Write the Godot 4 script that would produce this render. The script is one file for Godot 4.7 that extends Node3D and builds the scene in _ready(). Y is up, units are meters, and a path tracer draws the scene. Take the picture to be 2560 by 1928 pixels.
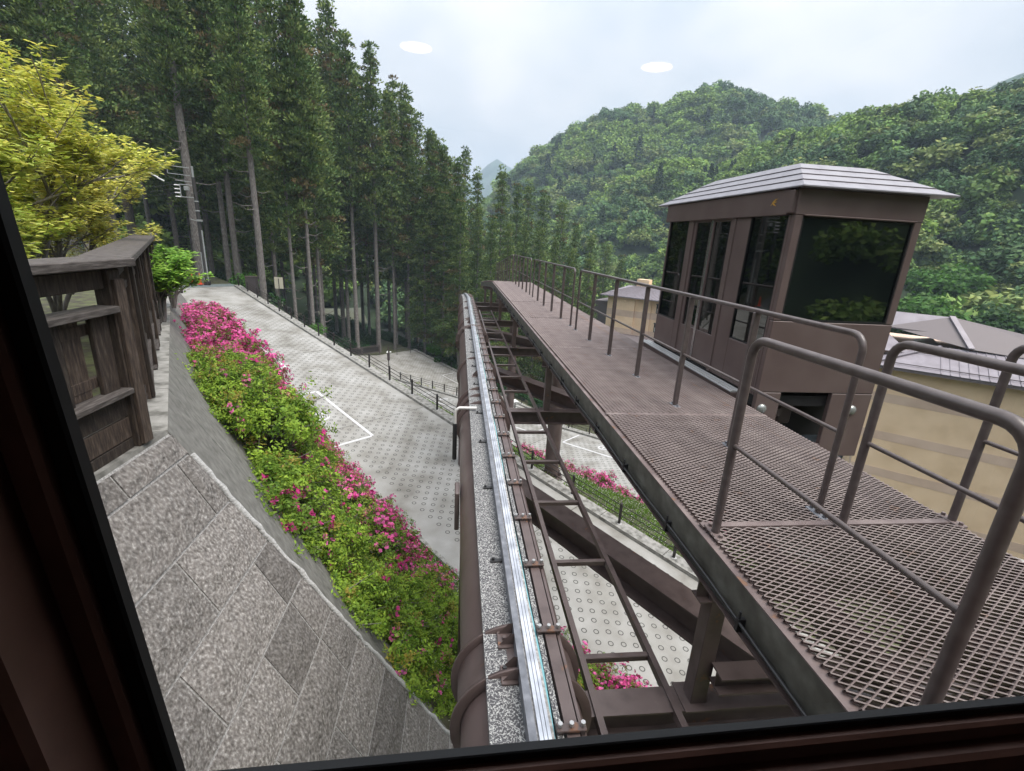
extends Node3D

# ---------------------------------------------------------------- mesh builder
class MB:
	var v := PackedVector3Array()
	var n := PackedVector3Array()
	var c := PackedColorArray()
	var ix := PackedInt32Array()
	var col := Color(1, 1, 1)
	func vert(p: Vector3, nn: Vector3) -> int:
		v.append(p); n.append(nn); c.append(col)
		return v.size() - 1
	func tri(a: Vector3, b: Vector3, d: Vector3) -> void:      # counter-clockwise seen from outside
		var nn := (b - a).cross(d - a).normalized()
		var k := v.size()
		v.append(a); v.append(b); v.append(d)
		n.append(nn); n.append(nn); n.append(nn)
		c.append(col); c.append(col); c.append(col)
		ix.append(k); ix.append(k + 2); ix.append(k + 1)
	func quad(a: Vector3, b: Vector3, d: Vector3, e: Vector3) -> void:
		var nn := (d - a).cross(e - b).normalized()
		var k := v.size()
		v.append(a); v.append(b); v.append(d); v.append(e)
		n.append(nn); n.append(nn); n.append(nn); n.append(nn)
		c.append(col); c.append(col); c.append(col); c.append(col)
		ix.append(k); ix.append(k + 2); ix.append(k + 1)
		ix.append(k); ix.append(k + 3); ix.append(k + 2)
	func face(a: int, b: int, d: int, e: int) -> void:
		ix.append(a); ix.append(d); ix.append(b)
		ix.append(a); ix.append(e); ix.append(d)
	func hexa(p: Array) -> void:       # 0-3 bottom ccw from above, 4-7 top
		quad(p[3], p[2], p[1], p[0])
		quad(p[4], p[5], p[6], p[7])
		for i in 4:
			var j := (i + 1) % 4
			quad(p[i], p[j], p[4 + j], p[4 + i])
	# chamfered box
	func box(t: Transform3D, s: Vector3, ch := 0.0) -> void:
		var h := s * 0.5
		if ch <= 0.0:
			hexa([t * Vector3(-h.x, -h.y, h.z), t * Vector3(h.x, -h.y, h.z), t * Vector3(h.x, -h.y, -h.z), t * Vector3(-h.x, -h.y, -h.z),
				t * Vector3(-h.x, h.y, h.z), t * Vector3(h.x, h.y, h.z), t * Vector3(h.x, h.y, -h.z), t * Vector3(-h.x, h.y, -h.z)])
			return
		var q := {}
		for sx in [-1, 1]:
			for sy in [-1, 1]:
				for sz in [-1, 1]:
					q[Vector3i(sx, sy, sz)] = [t * Vector3(sx * h.x, sy * (h.y - ch), sz * (h.z - ch)), t * Vector3(sx * (h.x - ch), sy * h.y, sz * (h.z - ch)), t * Vector3(sx * (h.x - ch), sy * (h.y - ch), sz * h.z)]
		var o := t.origin
		var flat := func(pts: Array) -> void:
			var nn: Vector3 = (pts[1] - pts[0]).cross(pts[2] - pts[0])
			if nn.dot(pts[0] - o) < 0:
				pts.reverse()
			if pts.size() == 4:
				quad(pts[0], pts[1], pts[2], pts[3])
			else:
				tri(pts[0], pts[1], pts[2])
		for s1 in [-1, 1]:
			flat.call([q[Vector3i(s1, -1, -1)][0], q[Vector3i(s1, 1, -1)][0], q[Vector3i(s1, 1, 1)][0], q[Vector3i(s1, -1, 1)][0]])
			flat.call([q[Vector3i(-1, s1, -1)][1], q[Vector3i(1, s1, -1)][1], q[Vector3i(1, s1, 1)][1], q[Vector3i(-1, s1, 1)][1]])
			flat.call([q[Vector3i(-1, -1, s1)][2], q[Vector3i(1, -1, s1)][2], q[Vector3i(1, 1, s1)][2], q[Vector3i(-1, 1, s1)][2]])
			for s2 in [-1, 1]:
				flat.call([q[Vector3i(s1, s2, -1)][0], q[Vector3i(s1, s2, 1)][0], q[Vector3i(s1, s2, 1)][1], q[Vector3i(s1, s2, -1)][1]])
				flat.call([q[Vector3i(s1, -1, s2)][0], q[Vector3i(s1, 1, s2)][0], q[Vector3i(s1, 1, s2)][2], q[Vector3i(s1, -1, s2)][2]])
				flat.call([q[Vector3i(-1, s1, s2)][1], q[Vector3i(1, s1, s2)][1], q[Vector3i(1, s1, s2)][2], q[Vector3i(-1, s1, s2)][2]])
				for s3 in [-1, 1]:
					flat.call(q[Vector3i(s1, s2, s3)].duplicate())
	func bx(x0: float, x1: float, y0: float, y1: float, z0: float, z1: float, ch := 0.0) -> void:
		box(Transform3D(Basis(), Vector3((x0 + x1) / 2, (y0 + y1) / 2, (z0 + z1) / 2)), Vector3(absf(x1 - x0), absf(y1 - y0), absf(z1 - z0)), ch)
	# bar with rectangular section from a to b; up gives the height axis
	func bar(a: Vector3, b: Vector3, w: float, h: float, ch := 0.0, up := Vector3.UP) -> void:
		var d := (b - a).normalized()
		var x := d.cross(up).normalized()
		var y := x.cross(d)
		box(Transform3D(Basis(x, y, -d), (a + b) / 2), Vector3(w, h, a.distance_to(b)), ch)
	# H-section beam
	func hbeam(a: Vector3, b: Vector3, w: float, h: float, tf := 0.014, tw := 0.01) -> void:
		var d := (b - a).normalized()
		var up := d.cross(Vector3.UP).normalized().cross(d)
		bar(a + up * (h / 2 - tf / 2), b + up * (h / 2 - tf / 2), w, tf)
		bar(a - up * (h / 2 - tf / 2), b - up * (h / 2 - tf / 2), w, tf)
		bar(a, b, tw, h - 2 * tf)
	# tube along points, r may vary (array)
	func tube(pts: Array, r, sides := 8, caps := true) -> void:
		var m := pts.size()
		var rows := []
		var side := Vector3.ZERO
		for i in m:
			var d: Vector3 = (pts[mini(i + 1, m - 1)] - pts[maxi(i - 1, 0)]).normalized()
			if i == 0:
				side = d.cross(Vector3.UP if absf(d.y) < 0.95 else Vector3.RIGHT).normalized()
			else:
				side = (side - d * side.dot(d)).normalized()
			var up := side.cross(d)
			var rr: float = r[i] if r is Array else r
			var row := []
			for k in sides:
				var an := TAU * k / sides
				var nn := side * cos(an) + up * sin(an)
				row.append(vert(pts[i] + nn * rr, nn))
			rows.append(row)
		for i in m - 1:
			for k in sides:
				var k2 := (k + 1) % sides
				face(rows[i][k], rows[i][k2], rows[i + 1][k2], rows[i + 1][k])
		if caps:
			for e in [0, m - 1]:
				var rr: float = r[e] if r is Array else r
				if rr < 0.004: continue
				var d2: Vector3 = (pts[1] - pts[0]).normalized() * -1.0 if e == 0 else (pts[m - 1] - pts[m - 2]).normalized()
				var ci := vert(pts[e], d2)
				var rim := []
				for k in sides:
					rim.append(vert(v[rows[e][k]], d2))
				for k in sides:
					var k2 := (k + 1) % sides
					if e == 0:
						ix.append(ci); ix.append(rim[k]); ix.append(rim[k2])
					else:
						ix.append(ci); ix.append(rim[k2]); ix.append(rim[k])
	# profile (list of Vector2 r,y) turned round the y axis of t
	func lathe(t: Transform3D, prof: Array, sides := 16) -> void:
		var rows := []
		for i in prof.size():
			var a: Vector2 = prof[maxi(i - 1, 0)]
			var b: Vector2 = prof[mini(i + 1, prof.size() - 1)]
			var tn := (b - a).normalized()
			var row := []
			for k in sides:
				var an := TAU * k / sides
				var nn := Vector3(cos(an) * tn.y, -tn.x, sin(an) * tn.y)
				row.append(vert(t * Vector3(cos(an) * prof[i].x, prof[i].y, sin(an) * prof[i].x), (t.basis * nn).normalized()))
			rows.append(row)
		for i in prof.size() - 1:
			for k in sides:
				var k2 := (k + 1) % sides
				face(rows[i][k2], rows[i][k], rows[i + 1][k], rows[i + 1][k2])
	# one leaf: a kite folded along its middle
	func leaf(p: Vector3, d: Vector3, side: Vector3, l: float, w: float, nn: Vector3) -> void:
		var k := v.size()
		var m := p + d * (l * 0.45)
		v.append(p); v.append(m + side * w); v.append(p + d * l); v.append(m - side * w)
		n.append(nn); n.append(nn); n.append(nn); n.append(nn)
		c.append(col); c.append(col); c.append(col); c.append(col)
		ix.append(k); ix.append(k + 2); ix.append(k + 1)
		ix.append(k); ix.append(k + 3); ix.append(k + 2)
	func mesh() -> ArrayMesh:
		for q in range(0, ix.size(), 3):       # every face turned the way its normals point
			var i := ix[q]
			var j := ix[q + 1]
			var k := ix[q + 2]
			if (v[k] - v[i]).cross(v[j] - v[i]).dot(n[i] + n[j] + n[k]) < 0.0:
				ix[q + 1] = k
				ix[q + 2] = j
		var a := []
		a.resize(Mesh.ARRAY_MAX)
		a[Mesh.ARRAY_VERTEX] = v
		a[Mesh.ARRAY_NORMAL] = n
		a[Mesh.ARRAY_COLOR] = c
		a[Mesh.ARRAY_INDEX] = ix
		var me := ArrayMesh.new()
		me.add_surface_from_arrays(Mesh.PRIMITIVE_TRIANGLES, a)
		return me

var rng := RandomNumberGenerator.new()
var M := {}
var taken := {}

func numbered(called: String) -> String:
	taken[called] = taken.get(called, -1) + 1
	return called if taken[called] == 0 else "%s_%03d" % [called, taken[called]]

func tag(o: Node, label: String, category: String, group := "") -> Node:
	o.set_meta("label", label)
	o.set_meta("category", category)
	if group: o.set_meta("group", group)
	return o

func thing(called: String, label: String, category: String, at := Vector3.ZERO, turn := 0.0, group := "") -> Node3D:
	var o := Node3D.new()
	o.name = numbered(called)
	add_child(o)
	o.position = at
	o.rotation.y = turn
	tag(o, label, category, group)
	return o

func part(called: String, b, m: Material, parent: Node, label := "") -> MeshInstance3D:
	var o := MeshInstance3D.new()
	o.name = called
	o.mesh = b.mesh() if b is MB else b
	o.material_override = m
	parent.add_child(o, true)
	if label: o.set_meta("label", label)
	return o

func piece(called: String, me: Mesh, m: Material, parent: Node, t: Transform3D) -> MeshInstance3D:
	var o := MeshInstance3D.new()
	o.name = called
	o.mesh = me
	o.material_override = m
	o.transform = t
	parent.add_child(o, true)
	return o

func struct(called: String, b, m: Material) -> MeshInstance3D:
	var o := MeshInstance3D.new()
	o.name = numbered(called)
	o.mesh = b.mesh() if b is MB else b
	o.material_override = m
	add_child(o)
	o.set_meta("kind", "structure")
	return o

func solo(called: String, b, m: Material, label: String, category: String, group := "") -> MeshInstance3D:
	var o := MeshInstance3D.new()
	o.name = numbered(called)
	o.mesh = b.mesh() if b is MB else b
	o.material_override = m
	add_child(o)
	tag(o, label, category, group)
	return o

func copy_of(root: Node3D, t: Transform3D, label: String) -> Node3D:
	var r: Node3D = root.duplicate()
	r.name = numbered(String(root.name).rstrip("0123456789").trim_suffix("_"))
	add_child(r)
	r.transform = t
	r.set_meta("label", label)
	return r

func many(called: String, me: Mesh, m: Material, spots: Array, tints: Array, parent: Node) -> MultiMeshInstance3D:
	var mm := MultiMesh.new()
	mm.transform_format = MultiMesh.TRANSFORM_3D
	mm.use_colors = tints.size() > 0
	mm.mesh = me
	mm.instance_count = spots.size()
	for i in spots.size():
		mm.set_instance_transform(i, spots[i])
		if tints.size() > 0: mm.set_instance_color(i, tints[i])
	var o := MultiMeshInstance3D.new()
	o.name = called if parent != self else numbered(called)
	o.multimesh = mm
	o.material_override = m
	parent.add_child(o, true)
	o.set_meta("kind", "stuff")
	return o

# ---------------------------------------------------------------- materials
func lin(r: float, g: float, b: float, a := 1.0) -> Color:
	var c := Color(r, g, b).linear_to_srgb()
	c.a = a
	return c

func noise(seed_: int, freq: float, oct := 4, kind := FastNoiseLite.TYPE_SIMPLEX_SMOOTH) -> FastNoiseLite:
	var f := FastNoiseLite.new()
	f.seed = seed_
	f.noise_type = kind
	f.frequency = freq
	f.fractal_octaves = oct
	return f

# seamless texture: noise through a ramp of [offset, linear colour]
func ramp_tex(seed_: int, freq: float, stops: Array, oct := 4, size := 512) -> NoiseTexture2D:
	var t := NoiseTexture2D.new()
	t.width = size
	t.height = size
	t.seamless = true
	t.generate_mipmaps = false
	t.noise = noise(seed_, freq, oct)
	if stops.size() > 0:
		var gr := Gradient.new()
		gr.offsets = PackedFloat32Array(stops.map(func(s): return s[0]))
		gr.colors = PackedColorArray(stops.map(func(s): return s[1]))
		t.color_ramp = gr
	return t

func grey_tex(seed_: int, freq: float, oct := 4, size := 512) -> NoiseTexture2D:
	return ramp_tex(seed_, freq, [], oct, size)

func mat(called: String, color: Color, rough := 0.7, metal := 0.0) -> StandardMaterial3D:
	var m := StandardMaterial3D.new()
	m.resource_name = called
	m.albedo_color = color
	m.roughness = rough
	m.metallic = metal
	M[called] = m
	return m

func tri(m: StandardMaterial3D, albedo: Texture2D, scale: float, bump: Texture2D = null, cm := 0.0, world := false) -> StandardMaterial3D:
	m.uv1_triplanar = true
	m.uv1_world_triplanar = world
	m.uv1_scale = Vector3.ONE * scale
	if albedo:
		m.albedo_texture = albedo
		m.albedo_color = Color.WHITE
	if bump:
		m.heightmap_enabled = true
		m.heightmap_texture = bump
		m.heightmap_scale = cm
	return m

func g3(v: float) -> Color:
	return lin(v, v, v)

func make_materials() -> void:
	var fine := grey_tex(11, 0.03, 5)
	var rough_h := grey_tex(12, 0.012, 6)
	# brown painted steel
	var st := ramp_tex(21, 0.012, [[0.0, lin(.17, .075, .035)], [0.10, lin(.13, .065, .04)], [0.16, lin(0.0685, 0.0501, 0.0476)], [0.45, lin(0.092, 0.0677, 0.0644)], [0.8, lin(0.1045, 0.0786, 0.0747)], [1.0, lin(0.1296, 0.1004, 0.0938)]], 5)
	tri(mat("steel", g3(.1), 0.42), st, 0.7, fine, 0.02)
	var dk := ramp_tex(22, 0.015, [[0.0, lin(.18, .085, .045)], [0.12, lin(.15, .08, .05)], [0.18, lin(0.1088, 0.0799, 0.0773)], [0.5, lin(0.1523, 0.1165, 0.1118)], [1.0, lin(0.2067, 0.1665, 0.1567)]], 5)
	tri(mat("deck_steel", g3(.1), 0.5), dk, 0.5)
	tri(mat("pipe_steel", g3(.1), 0.4), ramp_tex(23, 0.008, [[0.0, lin(0.0759, 0.0526, 0.0496)], [0.5, lin(0.1011, 0.0728, 0.0694)], [1.0, lin(0.1264, 0.0961, 0.0912)]], 5), 0.4, fine, 0.01)
	mat("rail_tube", lin(0.0994, 0.0778, 0.0754), 0.3)
	tri(M.rail_tube, ramp_tex(24, 0.02, [[0.0, lin(0.0716, 0.0556, 0.0539)], [0.6, lin(0.1053, 0.0842, 0.0817)], [1.0, lin(0.1348, 0.1137, 0.1103)]], 4), 1.2)
	# weathered girder plate: dark paint with pale lichen scale
	var li := ramp_tex(31, 0.03, [[0.0, lin(.03, .03, .033)], [0.4, lin(.06, .058, .063)], [0.47, lin(.10, .10, .105)], [0.51, lin(.55, .55, .52)], [0.56, lin(.38, .38, .37)], [0.60, lin(.10, .10, .105)], [0.75, lin(.06, .058, .063)], [1.0, lin(.04, .04, .043)]], 5, 1024)
	tri(mat("scaled_plate", g3(.2), 0.75), li, 1.1, fine, 0.2)
	var rs := ramp_tex(32, 0.01, [[0.0, lin(.36, .38, .42)], [0.5, lin(.55, .57, .62)], [1.0, lin(.74, .76, .80)]], 5)
	tri(mat("rail_metal", g3(.6), 0.32, 0.7), rs, 1.0)
	tri(mat("galvanised", g3(.3), 0.5, 0.3), ramp_tex(33, 0.02, [[0.0, lin(0.104, 0.112, 0.128)], [0.5, lin(0.168, 0.176, 0.2)], [1.0, lin(0.264, 0.272, 0.296)]], 5), 1.0)
	mat("bolt", lin(.42, .42, .42), 0.35, 0.6)
	mat("cyan_cable", lin(0.176, 0.4, 0.448), 0.5)
	mat("white_pipe", lin(.55, .54, .52), 0.5)
	mat("black_cable", lin(.02, .02, .022), 0.45)
	tri(mat("channel_inside", g3(.2), 0.6), ramp_tex(34, 0.012, [[0.0, lin(0.049, 0.0455, 0.0385)], [0.5, lin(0.091, 0.0875, 0.0735)], [1.0, lin(0.154, 0.1505, 0.133)]], 5), 0.9)
	# concrete
	var cr := ramp_tex(41, 0.005, [[0.0, lin(.15, .142, .125)], [0.25, lin(.225, .218, .20)], [0.5, lin(.28, .275, .26)], [0.75, lin(.315, .312, .30)], [1.0, lin(.38, .378, .365)]], 7, 1024)
	tri(mat("road_concrete", g3(.45), 0.9), cr, 0.11, fine, 0.15, true)
	var ck := ramp_tex(42, 0.01, [[0.0, lin(0.0675, 0.0642, 0.0574)], [0.28, lin(0.1485, 0.1452, 0.1316)], [0.5, lin(0.27, 0.2632, 0.2463)], [0.8, lin(0.3375, 0.3307, 0.3105)], [1.0, lin(0.4185, 0.4118, 0.3915)]], 6, 1024)
	tri(mat("kerb_concrete", g3(.4), 0.9), ck, 0.35, fine, 0.3, true)
	var cw := ramp_tex(43, 0.012, [[0.0, lin(0.062, 0.062, 0.0558)], [0.35, lin(0.124, 0.1209, 0.1116)], [0.65, lin(0.1798, 0.1767, 0.1643)], [1.0, lin(0.2604, 0.2542, 0.2418)]], 6, 1024)
	tri(mat("wall_concrete", g3(.3), 0.92), cw, 0.5, rough_h, 0.8, true)
	mat("ring_groove", lin(0.0739, 0.0716, 0.067), 0.95)
	mat("joint", lin(.10, .095, .085), 0.95)
	tri(mat("road_paint", lin(0.5355, 0.5355, 0.5508), 0.7), ramp_tex(44, 0.02, [[0.0, lin(0.3672, 0.3672, 0.3749)], [0.3, lin(0.5049, 0.5049, 0.5202)], [1.0, lin(0.5967, 0.5967, 0.612)]], 5), 0.8, null, 0.0, true)
	tri(mat("asphalt", g3(.08), 0.9), ramp_tex(45, 0.02, [[0.0, lin(0.056, 0.0576, 0.06)], [1.0, lin(0.12, 0.1216, 0.124)]], 5), 0.3, fine, 0.2, true)
	tri(mat("asphalt_band", g3(.1), 0.9), ramp_tex(46, 0.02, [[0.0, lin(.10, .13, .135)], [1.0, lin(.17, .20, .205)]], 5), 0.3, fine, 0.2, true)
	# rough dressed granite, a few tones
	for k in 4:
		var t: float = [0.78, 0.62, 0.92, 0.70][k]
		var gr := ramp_tex(50 + k, 0.05, [[0.0, lin(.05 * t, .045 * t, .042 * t)], [0.3, lin(.15 * t, .136 * t, .128 * t)], [0.5, lin(.22 * t, .203 * t, .192 * t)], [0.68, lin(.31 * t, .293 * t, .28 * t)], [0.85, lin(.50 * t, .485 * t, .47 * t)], [1.0, lin(.75 * t, .74 * t, .72 * t)]], 5, 512)
		tri(mat("granite_%d" % k, g3(.25), 0.95), gr, 0.8 + 0.07 * k, rough_h, 3.5, true)
	tri(mat("lime", g3(.6), 0.95), ramp_tex(56, 0.05, [[0.0, lin(.22, .215, .21)], [0.45, lin(.40, .40, .40)], [1.0, lin(.70, .70, .70)]], 5), 1.5, fine, 1.0, true)
	tri(mat("mortar", g3(.3), 0.95), ramp_tex(57, 0.05, [[0.0, lin(.14, .135, .13)], [0.5, lin(.28, .275, .27)], [1.0, lin(.56, .555, .55)]], 5), 1.2, fine, 0.5, true)
	# weathered wood, grain along y of the texture
	for k in 3:
		var t: float = [0.42, 0.62, 0.3][k]
		var w := ramp_tex(60 + k, 0.01, [[0.0, lin(.030 * t, .020 * t, .016 * t)], [0.4, lin(.075 * t, .050 * t, .038 * t)], [0.7, lin(.13 * t, .092 * t, .068 * t)], [1.0, lin(.22 * t, .185 * t, .165 * t)]], 5, 512)
		tri(mat("wood_%d" % k, g3(.08), 0.85), w, 0.9, fine, 0.25).uv1_scale = Vector3(6, 0.8, 6)
	tri(mat("wood_grey", g3(.2), 0.85), ramp_tex(64, 0.012, [[0.0, lin(0.0326, 0.0265, 0.0243)], [0.5, lin(0.0698, 0.0596, 0.0552)], [1.0, lin(0.1395, 0.1237, 0.1171)]], 5, 512), 0.9, fine, 0.2).uv1_scale = Vector3(5, 5, 0.8)
	# bark
	for k in 3:
		var t: float = [1.15, 1.5, 0.7][k]
		tri(mat("bark_%d" % k, g3(.15), 0.95), ramp_tex(66 + k, 0.015, [[0.0, lin(.055 * t, .048 * t, .044 * t)], [0.5, lin(.135 * t, .122 * t, .115 * t)], [1.0, lin(.26 * t, .243 * t, .232 * t)]], 5, 512), 0.5, fine, 1.0).uv1_scale = Vector3(2.2, 0.3, 2.2)
	for d in [["leaf", 0.55, 0.6], ["needle", 0.7, 0.4], ["petal", 0.6, 0.4], ["far_leaf", 0.75, 0.3]]:
		var m := mat(d[0], Color.WHITE, d[1])
		m.vertex_color_use_as_albedo = true
		m.metallic_specular = 0.3
		m.backlight_enabled = true
		m.backlight = g3(d[2])
	tri(mat("soil", g3(.1), 0.95), ramp_tex(70, 0.02, [[0.0, lin(.02, .022, .012)], [0.4, lin(.05, .045, .028)], [0.65, lin(.07, .085, .03)], [1.0, lin(.11, .095, .06)]], 6, 512), 0.25, rough_h, 3.0, true)
	tri(mat("hill_floor", g3(.05), 0.95), ramp_tex(71, 0.02, [[0.0, lin(.012, .022, .010)], [1.0, lin(.035, .06, .024)]], 5), 0.02, null, 0.0, true)
	tri(mat("far_hill", g3(.05), 0.95), ramp_tex(72, 0.02, [[0.0, lin(.03, .06, .045)], [1.0, lin(.055, .10, .06)]], 5), 0.004, null, 0.0, true)
	# car
	tri(mat("car_paint", g3(.1), 0.42), ramp_tex(73, 0.006, [[0.0, lin(0.1026, 0.0712, 0.0676)], [0.5, lin(0.1236, 0.0879, 0.083)], [1.0, lin(0.1412, 0.1046, 0.0984)]], 5), 0.5)
	tri(mat("car_roof", g3(.3), 0.45, 0.25), ramp_tex(74, 0.01, [[0.0, lin(0.1878, 0.177, 0.2023)], [0.3, lin(0.2601, 0.2492, 0.2781)], [1.0, lin(0.3179, 0.3107, 0.3396)]], 6), 0.8)
	mat("roof_seam", lin(.10, .09, .10), 0.6)
	var gl := mat("tinted_glass", lin(.004, .006, .006, 0.93), 0.02)
	gl.transparency = BaseMaterial3D.TRANSPARENCY_ALPHA
	gl.metallic_specular = 0.9
	var wp := mat("window_pane", lin(.8, .85, .85, 0.015), 0.0)
	wp.transparency = BaseMaterial3D.TRANSPARENCY_ALPHA
	mat("gasket", lin(.005, .005, .006), 0.6)
	tri(mat("cabin_frame", g3(.06), 0.35), ramp_tex(75, 0.01, [[0.0, lin(0.126, 0.0616, 0.0448)], [1.0, lin(0.238, 0.1232, 0.0952)]], 5), 1.0)
	mat("cabin_inside", lin(.03, .022, .018), 0.7)
	mat("dark_inside", lin(.012, .011, .012), 0.8)
	mat("chrome", lin(.62, .62, .63), 0.2, 0.9)
	mat("aluminium", lin(.5, .5, .5), 0.4, 0.6)
	mat("gold", lin(0.798, 0.475, 0.095), 0.45)
	mat("lamp_glass", lin(.30, .31, .30), 0.08, 0.4)
	# buildings and small things
	tri(mat("render_beige", g3(.5), 0.9), ramp_tex(80, 0.006, [[0.0, lin(0.7086, 0.5189, 0.3328)], [0.5, lin(0.8214, 0.6168, 0.416)], [1.0, lin(0.8859, 0.6769, 0.4692)]], 6), 0.12, fine, 0.2)
	tri(mat("render_band", g3(.3), 0.9), ramp_tex(81, 0.006, [[0.0, lin(0.564, 0.4167, 0.3194)], [0.5, lin(0.6516, 0.4909, 0.3871)], [1.0, lin(0.7198, 0.5557, 0.4453)]], 6), 0.12, fine, 0.2)
	tri(mat("roof_sheet", g3(.25), 0.5, 0.1), ramp_tex(82, 0.008, [[0.0, lin(0.16, 0.1397, 0.16)], [0.5, lin(0.212, 0.1901, 0.216)], [1.0, lin(0.264, 0.2444, 0.272)]], 5), 0.2)
	mat("roof_dark", lin(0.1365, 0.1144, 0.1196), 0.6)
	mat("window_dark", lin(.02, .025, .03), 0.08)
	mat("window_frame", lin(.05, .04, .036), 0.6)
	mat("curtain", lin(.55, .55, .53), 0.9)
	mat("black_post", lin(.022, .018, .017), 0.55)
	mat("barrier_brown", lin(.07, .055, .055), 0.6)
	mat("cone_orange", lin(.62, .075, .025), 0.5)
	mat("sign_back", lin(.46, .43, .34), 0.6)
	mat("pole_grey", lin(.34, .36, .36), 0.6)
	mat("pole_dark", lin(.05, .047, .046), 0.8)
	mat("porcelain", lin(.75, .76, .76), 0.25)
	mat("white_plastic", lin(.7, .72, .72), 0.5)
	mat("blue_sheet", lin(.03, .08, .38), 0.5)

# ---------------------------------------------------------------- place: track runs along -z, parking roads run along A (down) with V across
const P0 := Vector3(-1.66, -8.23, -22.11)
const DH := Vector3(0.6545, 0, 0.7561)
const HH := Vector3(-0.7561, 0, 0.6545)

func at(a: float, v: float, y: float) -> Vector3:
	var p := P0 + DH * a + HH * v
	p.y = y
	return p

func y1(a: float) -> float:
	return -8.23 - 0.1156 * a if a > -27.0 else -5.11 - 0.03 * (a + 27.0)

func y2(a: float) -> float:
	return -12.94 + 0.0745 * clampf(a, -30.0, 20.0)

func y3(a: float) -> float:
	return -17.1 - 0.11 * (clampf(a, -38.0, 25.0) + 28.3)

const PV := [-600.0, -150.0, -60.0, -25.6, -19.4, -13.3, -7.2, -0.45]

func ground(a: float, v: float) -> float:
	var r1 := y1(a)
	if v > 5.75:
		var w := v - 5.75
		if a < -27.0:
			return r1 + w * 0.45 + minf(w * 0.25, 12.0)
		# planted bank: a bed along the wall top, steep below it; round the wall's corner it falls away
		var bed := lerpf(-2.75, r1 + 1.1, clampf(-a / 15.0, 0.0, 1.0))
		var edge := maxf(12.4 - (12.3 - a) * 0.217, 8.6) - 1.15
		var steep := bed if v > edge else lerpf(r1 + 0.35, bed, (w - 1.0) / (edge - 6.75)) if w > 1.0 else r1 + 0.35 * w
		var fall := minf(r1 + minf(w, 1.2) * 0.35 + maxf(w - 1.2, 0.0) * lerpf(1.08, 0.3, clampf((a - 11.0) / 3.0, 0.0, 1.0)), -2.75)
		return lerpf(steep, fall, smoothstep(8.5, 11.0, a))
	if v >= -0.45:
		return r1
	var py := [-66.0, -50.0, y3(a) - 14.0, y3(a), y3(a), y2(a), y2(a), r1]
	for i in range(PV.size() - 1, 0, -1):
		if v >= PV[i - 1]:
			return lerpf(py[i - 1], py[i], (v - PV[i - 1]) / (PV[i] - PV[i - 1]))
	return -66.0

# a sheet over a list of a and v lines
func sheet(al: Array, vl: Array, h: Callable) -> MB:
	var b := MB.new()
	for i in al.size():
		for j in vl.size():
			b.vert(at(al[i], vl[j], h.call(al[i], vl[j])), Vector3.UP)
	var m := vl.size()
	for i in al.size():
		for j in m:
			var k := i * m + j
			var da := b.v[mini(i + 1, al.size() - 1) * m + j] - b.v[maxi(i - 1, 0) * m + j]
			var dv := b.v[i * m + mini(j + 1, m - 1)] - b.v[i * m + maxi(j - 1, 0)]
			var nn := da.cross(dv).normalized()
			b.n[k] = nn if nn.y > 0 else -nn
	for i in al.size() - 1:
		for j in m - 1:
			var k := i * m + j
			b.face(k + 1, k, k + m, k + m + 1)
	# which way round: a x v
	if (DH.cross(HH)).y > 0:
		var ix := PackedInt32Array()
		for q in range(0, b.ix.size(), 3):
			ix.append(b.ix[q]); ix.append(b.ix[q + 2]); ix.append(b.ix[q + 1])
		b.ix = ix
	return b

func span(x0: float, x1: float, step: float) -> Array:
	var n := maxi(1, int(ceil(absf(x1 - x0) / step)))
	var l := []
	for i in n + 1:
		l.append(lerpf(x0, x1, float(i) / n))
	return l

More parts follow.
